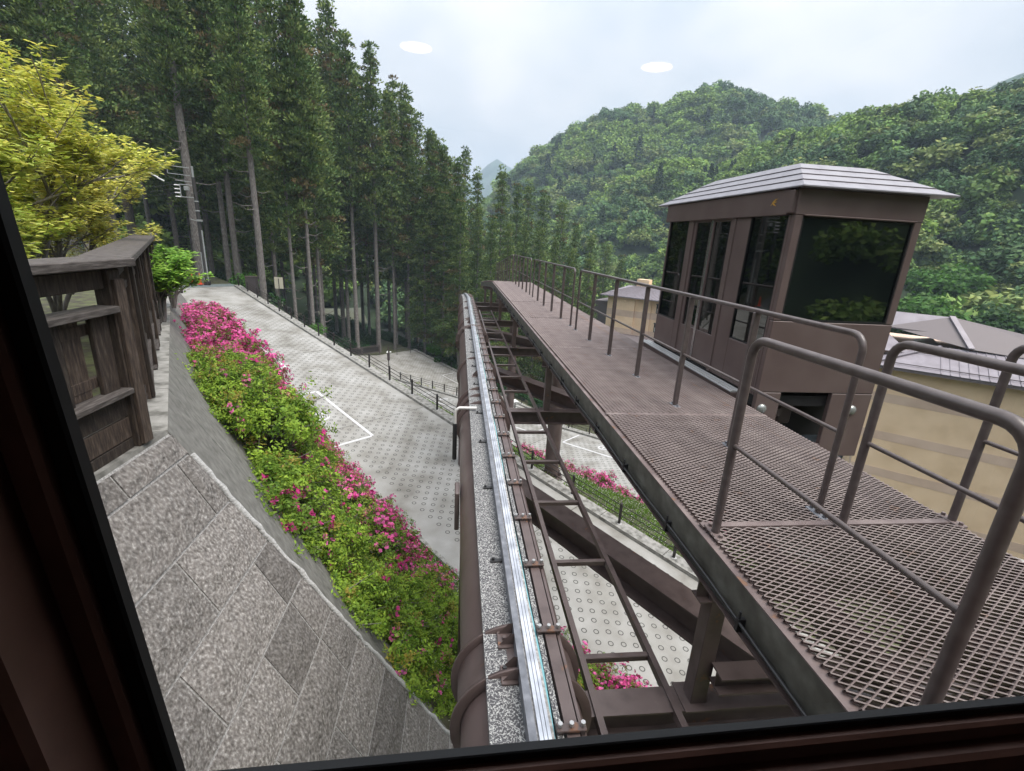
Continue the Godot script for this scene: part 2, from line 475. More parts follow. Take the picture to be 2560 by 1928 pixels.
func build_ground() -> void:
	var al := [-700.0, -400.0, -250.0, -160.0, -110.0, -80.0, -60.0] + span(-50, 26, 2.0) + [32.0, 45.0, 80.0, 160.0, 300.0, 600.0]
	var vl := [-600.0, -420.0, -280.0, -200.0, -150.0, -110.0, -85.0, -60.0, -45.0, -34.0, -25.6, -22.0, -19.4, -16.5, -13.3, -10.0, -7.2, -5.5, -4.0, -2.5, -1.2, -0.45, 0.3, 3.0, 5.75, 6.95, 8.0, 9.0, 10.0, 11.0, 12.0, 13.0, 16.0, 20.0, 30.0, 45.0, 70.0, 120.0, 250.0, 500.0]
	var nz := noise(5, 0.15, 3)
	var ground_sheet := sheet(al, vl, func(a, v):
		var y := ground(a, v) - 0.06
		if v < -0.5 and v > -7.0 or v < -26.0 or v > 6.0: y += nz.get_noise_2d(a * 2.0, v * 2.0) * 0.22
		return y)
	struct("ground", ground_sheet, M.soil)
	# upper parking road
	var r := struct("parking_road", sheet(span(-27, 20, 1.0), [0.1, 1.5, 3.0, 4.5, 5.7], func(a, _v): return y1(a) + 0.02), M.road_concrete)
	r.set_meta("label", "upper sloping concrete parking road stamped with anti-slip rings")
	var lower := struct("parking_road", sheet(span(-30, 24, 1.5), [-12.8, -10.0, -7.2], func(a, _v): return y2(a) + 0.02), M.road_concrete)
	var bottom := struct("parking_road", sheet(span(-38, -3, 1.5), [-25.3, -22.5, -19.4], func(a, _v): return y3(a) + 0.02), M.road_concrete)
	struct("hairpin_road", sheet(span(-38, -23, 1.5), span(-19.35, -12.85, 1.3) , func(a, v): return lerpf(y3(a), y2(a), clampf((v + 19.4) / 6.1, 0, 1)) + 0.024), M.road_concrete)
	struct("hairpin_road", sheet(span(-38, -30.03, 1.5), span(-12.8, -6.0, 1.3) , func(a, _v): return y2(a) + 0.02), M.road_concrete)
	struct("asphalt_lane", sheet(span(-75, -28.6, 2.0), [2.4, 4.5, 6.5], func(a, v): return y1(a) + 0.03), M.asphalt)
	struct("asphalt_lane", sheet([-28.58, -27.02], [-0.2, 5.9], func(a, v): return y1(a) + 0.03), M.asphalt_band)
	# anti-slip rings pressed in the concrete: nearest ones singly, the rest joined
	var ring := MB.new()
	for k in 20:
		var p := []
		for d in [[k, 0.052], [k, 0.076], [k + 1, 0.076], [k + 1, 0.052]]:
			p.append(Vector3(cos(TAU * d[0] / 20.0) * d[1], 0, -sin(TAU * d[0] / 20.0) * d[1]))
		ring.quad(p[0], p[1], p[2], p[3])
	var ring_mesh := ring.mesh()
	var near := []
	var rest := []
	var slope := Basis(DH.rotated(HH, 0), Vector3.UP, -HH)
	for road in [[0, -21.0, 19.0, 0.62, 4.9], [1, -24.0, 20.0, -12.2, -7.7], [2, -36.0, -6.0, -24.8, -19.9]]:
		var f: Callable = [y1, y2, y3][road[0]]
		var row := 0
		var v: float = road[3]
		while v < road[4]:
			var a: float = road[1] + (0.23 if row % 2 else 0.0)
			while a < road[2]:
				var jv := v + rng.randf_range(-0.012, 0.012)
				var ja := a + rng.randf_range(-0.012, 0.012)
				var g := (float(f.call(ja + 1.0)) - float(f.call(ja - 1.0))) / 2.0
				var x := (DH + Vector3.UP * g).normalized()
				var t := Transform3D(Basis(x, x.cross(HH).normalized() * -1.0, HH), at(ja, jv, float(f.call(ja)) + 0.024))
				if t.basis.y.y < 0: t.basis.y = -t.basis.y
				if road[0] == 0 and a > 9.6 and v > 1.2: near.append(t)
				else:
					if road[0] == 0: rest.append([0, t])
					else: rest.append([road[0], t])
				a += 0.46
			v += 0.236
			row += 1
	for i in near.size():
		if i < 290: piece("anti_slip_ring", ring_mesh, M.ring_groove, r, near[i])
		else: rest.append([0, near[i]])
	for k in 3:
		many("anti_slip_rings", ring_mesh, M.ring_groove, rest.filter(func(e): return e[0] == k).map(func(e): return e[1]), [], [r, lower, bottom][k])
	# expansion joints across the roads
	for d in [[0, [-18.6, -9.7, -0.35, 9.2], 0.15, 5.6], [1, [-20.0, -11.0, -1.0, 8.0], -12.7, -7.3], [2, [-31.0, -22.0], -25.2, -19.6]]:
		var f: Callable = [y1, y2, y3][d[0]]
		for a in d[1]:
			var b := MB.new()
			b.quad(at(a + 0.018, d[2], f.call(a) + 0.026), at(a + 0.018, d[3], f.call(a) + 0.026), at(a - 0.018, d[3], f.call(a) + 0.026), at(a - 0.018, d[2], f.call(a) + 0.026))
			if b.n[0].y < 0:
				for i in 4: b.n[i] = -b.n[i]
				b.ix = PackedInt32Array([0, 1, 2, 0, 2, 3])
			part("expansion_joint", b, M.joint, [r, lower, bottom][d[0]])
	# painted bays
	bay(r, y1, -13.1, -8.0, 3.62, 5.5, 1, "10")
	bay(r, y1, -4.3, 0.9, 3.62, 5.5, 1, "11")
	bay(r, y1, -21.6, -16.6, 3.62, 5.4, 1, "")
	bay(lower, y2, 0.3, 5.4, -10.75, -12.6, -1, "")
	bay(lower, y2, -7.4, -2.3, -10.75, -12.6, -1, "")
	bay(lower, y2, -16.4, -11.2, -10.75, -12.6, -1, "")
	bay(bottom, y3, -28.3, -23.2, -23.0, -24.9, -1, "")
	# kerbs
	kerb("upper", y1, -27.0, 20.0, -0.42, 0.1, 0.14)
	kerb("lower", y2, -24.0, 24.0, -13.28, -12.8, 0.14)
	kerb("bottom", y3, -38.0, -3.0, -25.75, -25.3, 0.16)
	kerb("edge", y1, -26.5, 20.0, 5.7, 5.86, 0.1)

func strip(b: MB, f: Callable, pts: Array, lift: float) -> void:      # flat patch given by a,v corners
	var q := pts.map(func(p): return at(p.x, p.y, float(f.call(p.x)) + lift))
	var nn: Vector3 = (q[1] - q[0]).cross(q[2] - q[0])
	if nn.y < 0: q.reverse()
	b.quad(q[0], q[1], q[2], q[3])

func bay(road: Node, f: Callable, a0: float, a1: float, vin: float, vout: float, s: int, number: String) -> void:
	var b := MB.new()
	var w := 0.062
	var m := 5
	for i in m:
		var u0 := lerpf(a0, a1, float(i) / m)
		var u1 := lerpf(a0, a1, float(i + 1) / m)
		strip(b, f, [Vector2(u0, vin - w), Vector2(u1, vin - w), Vector2(u1, vin + w), Vector2(u0, vin + w)], 0.03)
	for a in [a0, a1]:
		strip(b, f, [Vector2(a - w, vin + s * w), Vector2(a + w, vin + s * w), Vector2(a + w, vout), Vector2(a - w, vout)], 0.03)
	part("bay_line", b, M.road_paint, road)
	# round mark with a bar
	var c := Vector2((a0 + a1) / 2, vin + s * 1.03)
	var k := MB.new()
	for i in 28:
		var e0 := TAU * i / 28.0
		var e1 := TAU * (i + 1) / 28.0
		strip(k, f, [c + Vector2(cos(e0), sin(e0)) * 0.27, c + Vector2(cos(e0), sin(e0)) * 0.37, c + Vector2(cos(e1), sin(e1)) * 0.37, c + Vector2(cos(e1), sin(e1)) * 0.27], 0.03)
	strip(k, f, [c + Vector2(-0.045, -0.2), c + Vector2(0.045, -0.2), c + Vector2(0.045, 0.2), c + Vector2(-0.045, 0.2)], 0.03)
	part("bay_mark", k, M.road_paint, road)
	if number == "": return
	var n := MB.new()
	var x := 4.72
	for ch in number:
		var o := Vector2(a0 + 0.36, x)
		if ch == "1":
			strip(n, f, [o + Vector2(-0.13, -0.03), o + Vector2(0.13, -0.03), o + Vector2(0.13, 0.03), o + Vector2(-0.13, 0.03)], 0.03)
			strip(n, f, [o + Vector2(-0.13, 0.03), o + Vector2(-0.08, 0.03), o + Vector2(-0.05, 0.09), o + Vector2(-0.10, 0.09)], 0.03)
		else:
			for i in 18:
				var e0 := TAU * i / 18.0
				var e1 := TAU * (i + 1) / 18.0
				strip(n, f, [o + Vector2(cos(e0) * 0.09, sin(e0) * 0.055), o + Vector2(cos(e0) * 0.135, sin(e0) * 0.10), o + Vector2(cos(e1) * 0.135, sin(e1) * 0.10), o + Vector2(cos(e1) * 0.09, sin(e1) * 0.055)], 0.03)
		x -= 0.34
	part("bay_number", n, M.road_paint, road)

func kerb(which: String, f: Callable, a0: float, a1: float, v0: float, v1: float, h: float) -> void:
	var o := Node3D.new()
	o.name = numbered("kerb")
	add_child(o)
	o.set_meta("kind", "structure")
	var al := span(a0, a1, 2.6)
	for i in al.size() - 1:
		var b := MB.new()
		var p := []
		var e0: float = al[i] + 0.012
		var e1: float = al[i + 1] - 0.012
		var va := minf(v0, v1)
		var vb := maxf(v0, v1)
		for lv in [-0.25, h]:
			for q in [[e0, va], [e0, vb], [e1, vb], [e1, va]]:
				var inset := 0.02 if lv > 0 else 0.0
				p.append(at(q[0], q[1] - (inset if q[1] == vb else -inset), float(f.call(q[0])) + lv))
		# order bottom ccw from above
		if (p[1] - p[0]).cross(p[2] - p[0]).y < 0:
			p = [p[3], p[2], p[1], p[0], p[7], p[6], p[5], p[4]]
		b.hexa(p)
		part("kerb_stone", b, M.kerb_concrete, o)

func post_fence(label: String, f: Callable, al: Array, v: float, h: float, lift: float) -> Node3D:
	var base := at(al[0], v, float(f.call(al[0])))
	var t := thing("post_fence", label, "fence", base)
	var b := MB.new()
	b.lathe(Transform3D(), [Vector2(0.0, -0.1), Vector2(0.05, -0.1), Vector2(0.05, h * 0.92), Vector2(0.044, h * 0.93), Vector2(0.044, h * 0.95), Vector2(0.05, h * 0.96), Vector2(0.05, h), Vector2(0.0, h + 0.006)], 10)
	var me := b.mesh()
	var foot := MB.new()
	foot.lathe(Transform3D(), [Vector2(0.10, 0.0), Vector2(0.085, 0.012), Vector2(0.05, 0.014)], 10)
	var fm := foot.mesh()
	for a in al:
		var p := at(a, v, float(f.call(a)) + lift)
		var o := piece("post", me, M.black_post, t, Transform3D(Basis(), p - base))
		piece("foot_collar", fm, M.lime, o, Transform3D())
	for k in 3:
		var pts := al.map(func(a): return at(a, v, float(f.call(a)) + lift + h * [0.42, 0.66, 0.9][k]) - base)
		pts.push_front(pts[0] + (pts[0] - pts[1]).normalized() * 0.25)
		var rb := MB.new()
		rb.tube(pts, 0.016, 6)
		part("rail", rb, M.black_post, t)
	return t

func build_fences() -> void:
	post_fence("black post and wire fence along the kerb of the upper parking road", y1, span(-26.6, 17.0, 2.08), -0.16, 0.80, 0.13)
	post_fence("black post fence between the two lower parking roads", y2, span(-22.5, 8.0, 1.87), -13.05, 0.80, 0.13)
	post_fence("black post fence at the far edge of the lowest parking road", y3, span(-37.0, -4.0, 1.9), -25.55, 0.8, 0.15)
	# barrier at the hairpin
	var t := thing("guard_barrier", "brown panel guard barrier at the hairpin in front of the cedars", "barrier", at(-38.2, -20.0, y3(-38.0)))
	var dir := HH
	for i in 3:
		var p := dir * (float(i) * 2.6)
		var b := MB.new()
		var y := 0.55
		for r in [[y + 0.75, 0.12], [y - 0.1, 0.10]]:
			b.bar(p + Vector3(0, r[0], 0), p + dir * 2.5 + Vector3(0, r[0], 0), 0.06, r[1], 0.01)
		for e in [0.05, 2.45]:
			b.bar(p + dir * e + Vector3(0, y - 0.1, 0), p + dir * e + Vector3(0, y + 0.75, 0), 0.06, 0.1, 0.01, dir)
		part("panel_frame", b, M.barrier_brown, t)
		var q := MB.new()
		q.bar(p + Vector3(0, y + 0.3, 0), p + dir * 2.5 + Vector3(0, y + 0.3, 0), 0.02, 0.66)
		part("panel", q, M.black_post, t)
	for i in 4:
		var b := MB.new()
		b.bx(-0.05, 0.05, -0.6, 1.4, -0.05, 0.05, 0.008)
		piece("post", b.mesh(), M.barrier_brown, t, Transform3D(Basis(), dir * (i * 2.6 - 0.05)))
	post_wires()

func post_wires() -> void:
	var t := thing("wire_fence", "thin wire fence running into the cedars beyond the hairpin", "fence", at(-37.0, -22.0, y3(-37)))
	for i in 6:
		var b := MB.new()
		b.tube([Vector3(0, -0.3, 0), Vector3(0, 1.1, 0)], 0.035, 6)
		piece("post", b.mesh(), M.pole_dark, t, Transform3D(Basis(), -HH * (i * 2.2)))
	for k in 3:
		var b := MB.new()
		b.tube([Vector3(0, 0.3 + k * 0.32, 0), -HH * 11.0 + Vector3(0, 0.3 + k * 0.32, 0)], 0.012, 5)
		part("wire", b, M.galvanised, t)

# ---------------------------------------------------------------- track and walkway (own axes, turned a little to the left)
func track() -> Transform3D:
	var p := Vector3(2.13, 0, -4.36)
	return Transform3D(Basis(), p) * Transform3D(Basis(Vector3.UP, 0.0165), Vector3.ZERO) * Transform3D(Basis(), -p)

func ty(z: float) -> float:
	return 0.0135 * z if z > -20.0 else -0.27 + (z + 20.0) * 0.085 - 0.0012 * (z + 20.0) * (z + 20.0)

func path(x: float, y: float, z0: float, z1: float, step := 2.0) -> Array:
	return span(z0, z1, step).map(func(z): return Vector3(x, y + ty(z), z))

func on_track(called: String, label: String, category: String, group := "") -> Node3D:
	var t := thing(called, label, category, Vector3.ZERO, 0.0, group)
	t.transform = track()
	return t

func long_box(b: MB, x0: float, x1: float, y0: float, y1: float, zs: Array) -> void:
	for i in zs.size() - 1:
		var z0: float = zs[i]
		var z1: float = zs[i + 1]
		var a := ty(z0)
		var c := ty(z1)
		b.hexa([Vector3(x0, y0 + a, z0), Vector3(x1, y0 + a, z0), Vector3(x1, y0 + c, z1), Vector3(x0, y0 + c, z1), Vector3(x0, y1 + a, z0), Vector3(x1, y1 + a, z0), Vector3(x1, y1 + c, z1), Vector3(x0, y1 + c, z1)])

func girder(x: float, label: String, detailed: bool) -> void:
	var t := on_track("monorail_girder", label, "girder")
	var zs := [2.5, -5.0, -12.0, -20.0, -24.0, -28.0, -32.0, -36.0, -40.0, -46.0]
	var b := MB.new()
	b.tube(zs.map(func(z): return Vector3(x, -2.60 + ty(z), z)), 0.345, 36)
	part("tube", b, M.pipe_steel, t)
	b = MB.new()
	long_box(b, x - 0.215, x + 0.215, -2.30, -2.25, zs)
	part("top_plate", b, M.scaled_plate, t)
	# stiffening rings
	for z in [-2.02, -2.33, -6.6, -6.95, -7.3, -9.4, -14.4, -14.7, -17.0, -17.3, -19.0]:
		b = MB.new()
		var pr := []
		for q in [[0.35, -0.012], [0.405, -0.012], [0.405, 0.012], [0.35, 0.012]]:
			pr.append(Vector2(q[0], q[1]))
		var tr := Transform3D(Basis(Vector3.RIGHT, PI / 2), Vector3(x, -2.60 + ty(z), z))
		b.lathe(tr, pr, 36)
		part("stiffening_ring", b, M.pipe_steel, t)
	b = MB.new()
	b.tube([Vector3(x, -2.6 + ty(-2.03), -2.03), Vector3(x, -2.6 + ty(-2.32), -2.32)], 0.362, 36, false)
	part("sleeve", b, M.steel, t)
	# bolted flange further along
	b = MB.new()
	b.lathe(Transform3D(Basis(Vector3.RIGHT, PI / 2), Vector3(x, -2.6 + ty(-13.0), -13.0)), [Vector2(0.34, -0.035), Vector2(0.46, -0.035), Vector2(0.46, 0.035), Vector2(0.34, 0.035)], 28)
	for k in 14:
		var an := TAU * k / 14.0
		b.tube([Vector3(x + cos(an) * 0.42, -2.6 + ty(-13.0) + sin(an) * 0.42, -12.92), Vector3(x + cos(an) * 0.42, -2.6 + ty(-13.0) + sin(an) * 0.42, -13.08)], 0.022, 6)
	part("bolted_flange", b, M.steel, t)
	# running rail: base angle, white worn head with two grooves
	var rx := x + 0.025
	b = MB.new()
	long_box(b, rx - 0.068, rx - 0.03, -2.25, -2.155, zs)
	part("rail_cheek", b, M.galvanised, t)
	b = MB.new()
	long_box(b, rx - 0.03, rx + 0.055, -2.25, -2.175, zs)
	part("rail_bed", b, M.mortar, t)
	var hd := MB.new()
	for g in [[-0.018, 0.0], [0.003, 0.019], [0.022, 0.038]]:
		long_box(hd, rx + g[0], rx + g[1], -2.175, -2.158, zs)
	part("rail_head", hd, M.rail_metal, t)
	if detailed:
		b = MB.new()
		var pts := []
		for i in 44:
			var z := 1.5 - i * 0.5
			pts.append(Vector3(rx + 0.055 + 0.006 * sin(z * 2.1) + 0.004 * sin(z * 5.3), -2.205 + ty(z), z))
		b.tube(pts, 0.011, 8)
		part("signal_cable", b, M.cyan_cable, t)
	# rack bar and guide conduit right of the rail
	b = MB.new()
	long_box(b, x + 0.098, x + 0.128, -2.25, -2.19, zs)
	part("rack_bar", b, M.scaled_plate, t)
	b = MB.new()
	long_box(b, x + 0.142, x + 0.205, -2.28, -2.185, zs)
	part("conductor_duct", b, M.steel, t)
	b = MB.new()
	long_box(b, x + 0.216, x + 0.232, -2.27, -2.20, zs)
	part("guide_bar", b, M.steel, t)
	# clamps across rack and duct, each with three bolts
	var z := -1.05
	var clamp_box := MB.new()
	clamp_box.bx(-0.072, 0.072, -0.008, 0.008, -0.022, 0.022, 0.003)
	var cm := clamp_box.mesh()
	var bolt := MB.new()
	bolt.tube([Vector3(0, -0.06, 0), Vector3(0, 0.012, 0)], 0.009, 6)
	bolt.tube([Vector3(0, 0.012, 0), Vector3(0, 0.028, 0)], 0.012, 6)
	var bm := bolt.mesh()
	var saddle := MB.new()
	saddle.bx(-0.062, -0.04, -0.075, -0.008, -0.015, 0.015)
	saddle.bx(0.045, 0.066, -0.075, -0.008, -0.015, 0.015)
	var sm := saddle.mesh()
	while z > -26.0:
		var o := piece("clamp_plate", cm, M.steel, t, Transform3D(Basis(), Vector3(x + 0.165, -2.165 + ty(z), z)))
		if z > -9.0:
			for k in 3:
				piece("bolt", bm, M.bolt, o, Transform3D(Basis(), Vector3(-0.055 + k * 0.055, 0.006, 0)))
			piece("saddle", sm, M.steel, o, Transform3D())
		z -= 0.6
	# small lugs and brackets on the left of the rail
	for q in [-1.3, -2.05, -3.0, -4.1, -5.2, -6.2, -7.6, -8.8, -10.0, -11.4]:
		b = MB.new()
		b.bx(rx - 0.155, rx - 0.065, -2.25 + ty(q), -2.235 + ty(q), q - 0.018, q + 0.018, 0.002)
		b.tube([Vector3(rx - 0.135, -2.24 + ty(q), q), Vector3(rx - 0.135, -2.215 + ty(q), q)], 0.012, 6)
		part("rail_lug", b, M.black_cable, t)
	for q in [-2.02, -2.26, -8.1, -13.9]:
		b = MB.new()
		var y := -2.25 + ty(q)
		b.bx(rx - 0.16, rx - 0.066, y, y + 0.016, q - 0.06, q + 0.06, 0.003)
		b.quad(Vector3(rx - 0.155, y + 0.016, q + 0.04), Vector3(rx - 0.066, y + 0.016, q + 0.04), Vector3(rx - 0.066, y + 0.09, q + 0.04), Vector3(rx - 0.09, y + 0.09, q + 0.04))
		b.quad(Vector3(rx - 0.066, y + 0.016, q - 0.04), Vector3(rx - 0.155, y + 0.016, q - 0.04), Vector3(rx - 0.09, y + 0.09, q - 0.04), Vector3(rx - 0.066, y + 0.09, q - 0.04))
		b.tube([Vector3(rx - 0.12, y + 0.01, q), Vector3(rx - 0.12, y + 0.035, q)], 0.012, 6)
		part("rail_bracket", b, M.steel, t)
	if detailed:
		b = MB.new()
		var yb := -2.24 + ty(-6.3)
		b.tube([Vector3(x - 0.12, yb + 0.03, -6.3), Vector3(x - 0.36, yb + 0.03, -6.3), Vector3(x - 0.40, yb + 0.0, -6.3), Vector3(x - 0.415, yb - 0.05, -6.3), Vector3(x - 0.415, yb - 0.2, -6.3)], 0.022, 10)
		part("drain_pipe", b, M.white_pipe, t)
		b = MB.new()
		b.tube([Vector3(x - 0.415, yb - 0.2, -6.3), Vector3(x - 0.415, yb - 0.75, -6.3)], 0.032, 10)
		part("drain_hose", b, M.black_cable, t)
		b = MB.new()
		b.bx(x - 0.40, x - 0.35, -2.95 + ty(-4.6), -2.5 + ty(-4.6), -4.7, -4.45, 0.01)
		part("junction_box", b, M.steel, t)
	# columns with footing
	for q in ([[-7.2, -9.6]] if x < 2 else []) + [[-17.4, -9.6 if x > 2 else -10.8], [-33.0, -17.0]]:
		b = MB.new()
		b.tube([Vector3(x, q[1] - 0.5, q[0]), Vector3(x, -2.85 + ty(q[0]), q[0])], 0.29, 24)
		part("column", b, M.pipe_steel, t)
		b = MB.new()
		b.bx(x - 0.42, x + 0.42, q[1] + 0.32, q[1] + 0.37, q[0] - 0.42, q[0] + 0.42, 0.01)
		for k in 8:
			var an := TAU * (k + 0.5) / 8
			b.tube([Vector3(x + cos(an) * 0.36, q[1] + 0.37, q[0] + sin(an) * 0.36), Vector3(x + cos(an) * 0.36, q[1] + 0.46, q[0] + sin(an) * 0.36)], 0.02, 6)
			b.bar(Vector3(x + cos(an) * 0.3, q[1] + 0.5, q[0] + sin(an) * 0.3), Vector3(x + cos(an) * 0.38, q[1] + 0.38, q[0] + sin(an) * 0.38), 0.015, 0.2)
		part("base_plate", b, M.steel, t)
		b = MB.new()
		b.bx(x - 0.75, x + 0.75, q[1] - 1.2, q[1] + 0.32, q[0] - 0.75, q[0] + 0.75, 0.03)
		part("footing", b, M.kerb_concrete, t)

func deck_panel(t: Node, z0: float, z1: float, lw: float, sw: float, thick: float) -> void:
	var b := MB.new()
	var rows := int((z0 - z1) / (sw / 2))
	var segs := int(1.60 / (lw / 2))
	var dx := 1.60 / segs
	var up := Vector3(0, 1, 0)
	for r in rows:
		var zc := z0 - (r + 0.5) * sw / 2
		var y := -1.478 + ty(zc)
		for i in segs:
			var s := 1.0 if (i + r) % 2 == 0 else -1.0
			var a := Vector3(1.335 + i * dx, y, zc + s * sw * 0.24)
			var c := Vector3(1.335 + (i + 1) * dx, y, zc - s * sw * 0.24)
			# strand: a thin blade that leans like slit and stretched sheet
			var lean := Vector3(0, 0.0075, 0.0042) * (thick / 0.004)
			var w := Vector3(0, 0.0012, -0.0021) * (thick / 0.004)
			var p := [a - lean - w, a - lean + w, a + lean + w, a + lean - w]
			var q := [c - lean - w, c - lean + w, c + lean + w, c + lean - w]
			for k in 4:
				var j := (k + 1) % 4
				b.quad(p[j], p[k], q[k], q[j])
	part("mesh_panel", b, M.deck_steel, t)

func build_walkway() -> void:
	var t := on_track("steel_walkway", "brown steel walkway with expanded-metal deck between the two tracks", "walkway")
	deck_panel(t, 0.2, -2.24, 0.070, 0.037, 0.0046)
	deck_panel(t, -2.28, -4.1, 0.070, 0.037, 0.0046)
	deck_panel(t, -4.13, -7.1, 0.070, 0.037, 0.0052)
	deck_panel(t, -7.13, -10.1, 0.075, 0.04, 0.0055)
	deck_panel(t, -10.13, -13.0, 0.10, 0.056, 0.007)
	deck_panel(t, -13.03, -16.5, 0.15, 0.07, 0.009)
	deck_panel(t, -16.53, -20.0, 0.15, 0.07, 0.009)
	deck_panel(t, -20.03, -30.0, 0.3, 0.14, 0.014)
	var zs := [0.3, -5.0, -12.0, -20.0, -25.0, -30.0]
	for s in [[1.30, 1.36, 1.300, 1.308], [2.91, 2.97, 2.962, 2.97]]:
		var b := MB.new()
		long_box(b, s[0], s[1], -1.500, -1.492, zs)
		part("deck_edge_flange", b, M.deck_steel, t)
		b = MB.new()
		long_box(b, s[2], s[3], -1.70, -1.5, zs)
		part("edge_channel", b, M.channel_inside, t)
		b = MB.new()
		var lx: float = 1.27 if s[0] < 2 else 2.93
		long_box(b, lx, lx + 0.045, -1.708, -1.70, zs)
		part("channel_lip", b, M.steel, t)
	# stringers and seams
	for x in [1.62, 2.12, 2.62]:
		var b := MB.new()
		long_box(b, x - 0.05, x + 0.05, -1.506, -1.498, zs)
		long_box(b, x - 0.004, x + 0.004, -1.64, -1.506, zs)
		part("stringer", b, M.steel, t)
	for z in [-2.26, -4.115, -7.115, -10.115, -13.015, -16.515]:
		var b := MB.new()
		b.bx(1.33, 2.95, -1.485 + ty(z), -1.472 + ty(z), z - 0.022, z + 0.022)
		part("seam_bar", b, M.deck_steel, t)
	# cables along the left channel
	for k in 3:
		var b := MB.new()
		var pts := []
		for i in 46:
			var z := 0.2 - i * 0.44
			pts.append(Vector3(1.288 - k * 0.009, -1.685 + k * 0.017 + ty(z) + 0.012 * sin(z * 3.1 + k) * (0.4 + 0.3 * k), z))
		b.tube(pts, 0.0085, 6)
		part("cable", b, M.black_cable, t)
	for i in 22:
		var z := -0.9 - i * 0.82
		var b := MB.new()
		b.bx(1.262, 1.3, -1.70 + ty(z), -1.63 + ty(z), z - 0.01, z + 0.01)
		b.tube([Vector3(1.27, -1.64 + ty(z), z), Vector3(1.27, -1.59 + ty(z), z)], 0.007, 5)
		part("cable_clip", b, M.black_cable, t)
	# cross beams between the girders with posts under the deck edges
	for z in [-2.13, -7.4, -12.4, -17.0, -22.0, -27.0]:
		var y := -2.62 + ty(z)
		var b := MB.new()
		b.hbeam(Vector3(0.62, y - 0.11, z), Vector3(3.62, y - 0.11, z), 0.17, 0.22, 0.014, 0.01)
		part("cross_beam", b, M.steel, t)
		for x in [1.42, 2.84]:
			b = MB.new()
			b.bar(Vector3(x, y, z), Vector3(x, -1.70 + ty(z), z), 0.1, 0.1, 0.004, Vector3.RIGHT)
			b.bar(Vector3(x, y, z), Vector3(x, y + 0.012, z), 0.2, 0.2, 0.0, Vector3.RIGHT)
			part("post", b, M.steel, t)
		b = MB.new()
		b.hbeam(Vector3(1.3, -1.79 + ty(z), z), Vector3(2.96, -1.79 + ty(z), z), 0.1, 0.15, 0.01, 0.008)
		part("deck_beam", b, M.steel, t)
	# raking braces
	for q in [[-2.13, -7.4], [-7.4, -12.4], [-12.4, -17.0], [-17.0, -22.0]]:
		var b := MB.new()
		b.hbeam(Vector3(2.84, -1.8 + ty(q[0]), q[0]), Vector3(2.84, -2.55 + ty(q[1]), q[1]), 0.08, 0.08, 0.01, 0.008)
		part("brace", b, M.steel, t)
	# heavy beams running askew below
	for d in [[Vector3(0.45, -3.62, -6.95), Vector3(3.75, -3.55, -1.35)], [Vector3(0.4, -3.7, -13.8), Vector3(3.9, -3.5, -8.2)], [Vector3(0.4, -3.8, -20.5), Vector3(3.9, -3.6, -15.0)]]:
		var b := MB.new()
		b.hbeam(d[0], d[1], 0.30, 0.34, 0.02, 0.014)
		part("skew_beam", b, M.steel, t)
	var c := MB.new()
	c.hbeam(Vector3(1.45, -2.38, -2.02), Vector3(3.5, -2.38, -2.02), 0.12, 0.12, 0.012, 0.009)
	part("tie_beam", c, M.steel, t)

func build_ladder() -> void:
	var t := on_track("rung_rack", "brown ladder-like steel rack lying between the girder and walkway", "ladder")
	var zs := [0.2, -5.0, -10.0, -17.5, -19.5]
	for x in [0.79, 1.27]:
		var b := MB.new()
		long_box(b, x - 0.02, x + 0.02, -2.66, -2.60, zs)
		part("side_rail", b, M.steel, t)
	for i in 19:
		var z := -0.46 - i * 1.0
		var b := MB.new()
		b.bx(0.81, 1.25, -2.655 + ty(z), -2.61 + ty(z), z - 0.02, z + 0.02, 0.004)
		part("rung", b, M.steel, t)

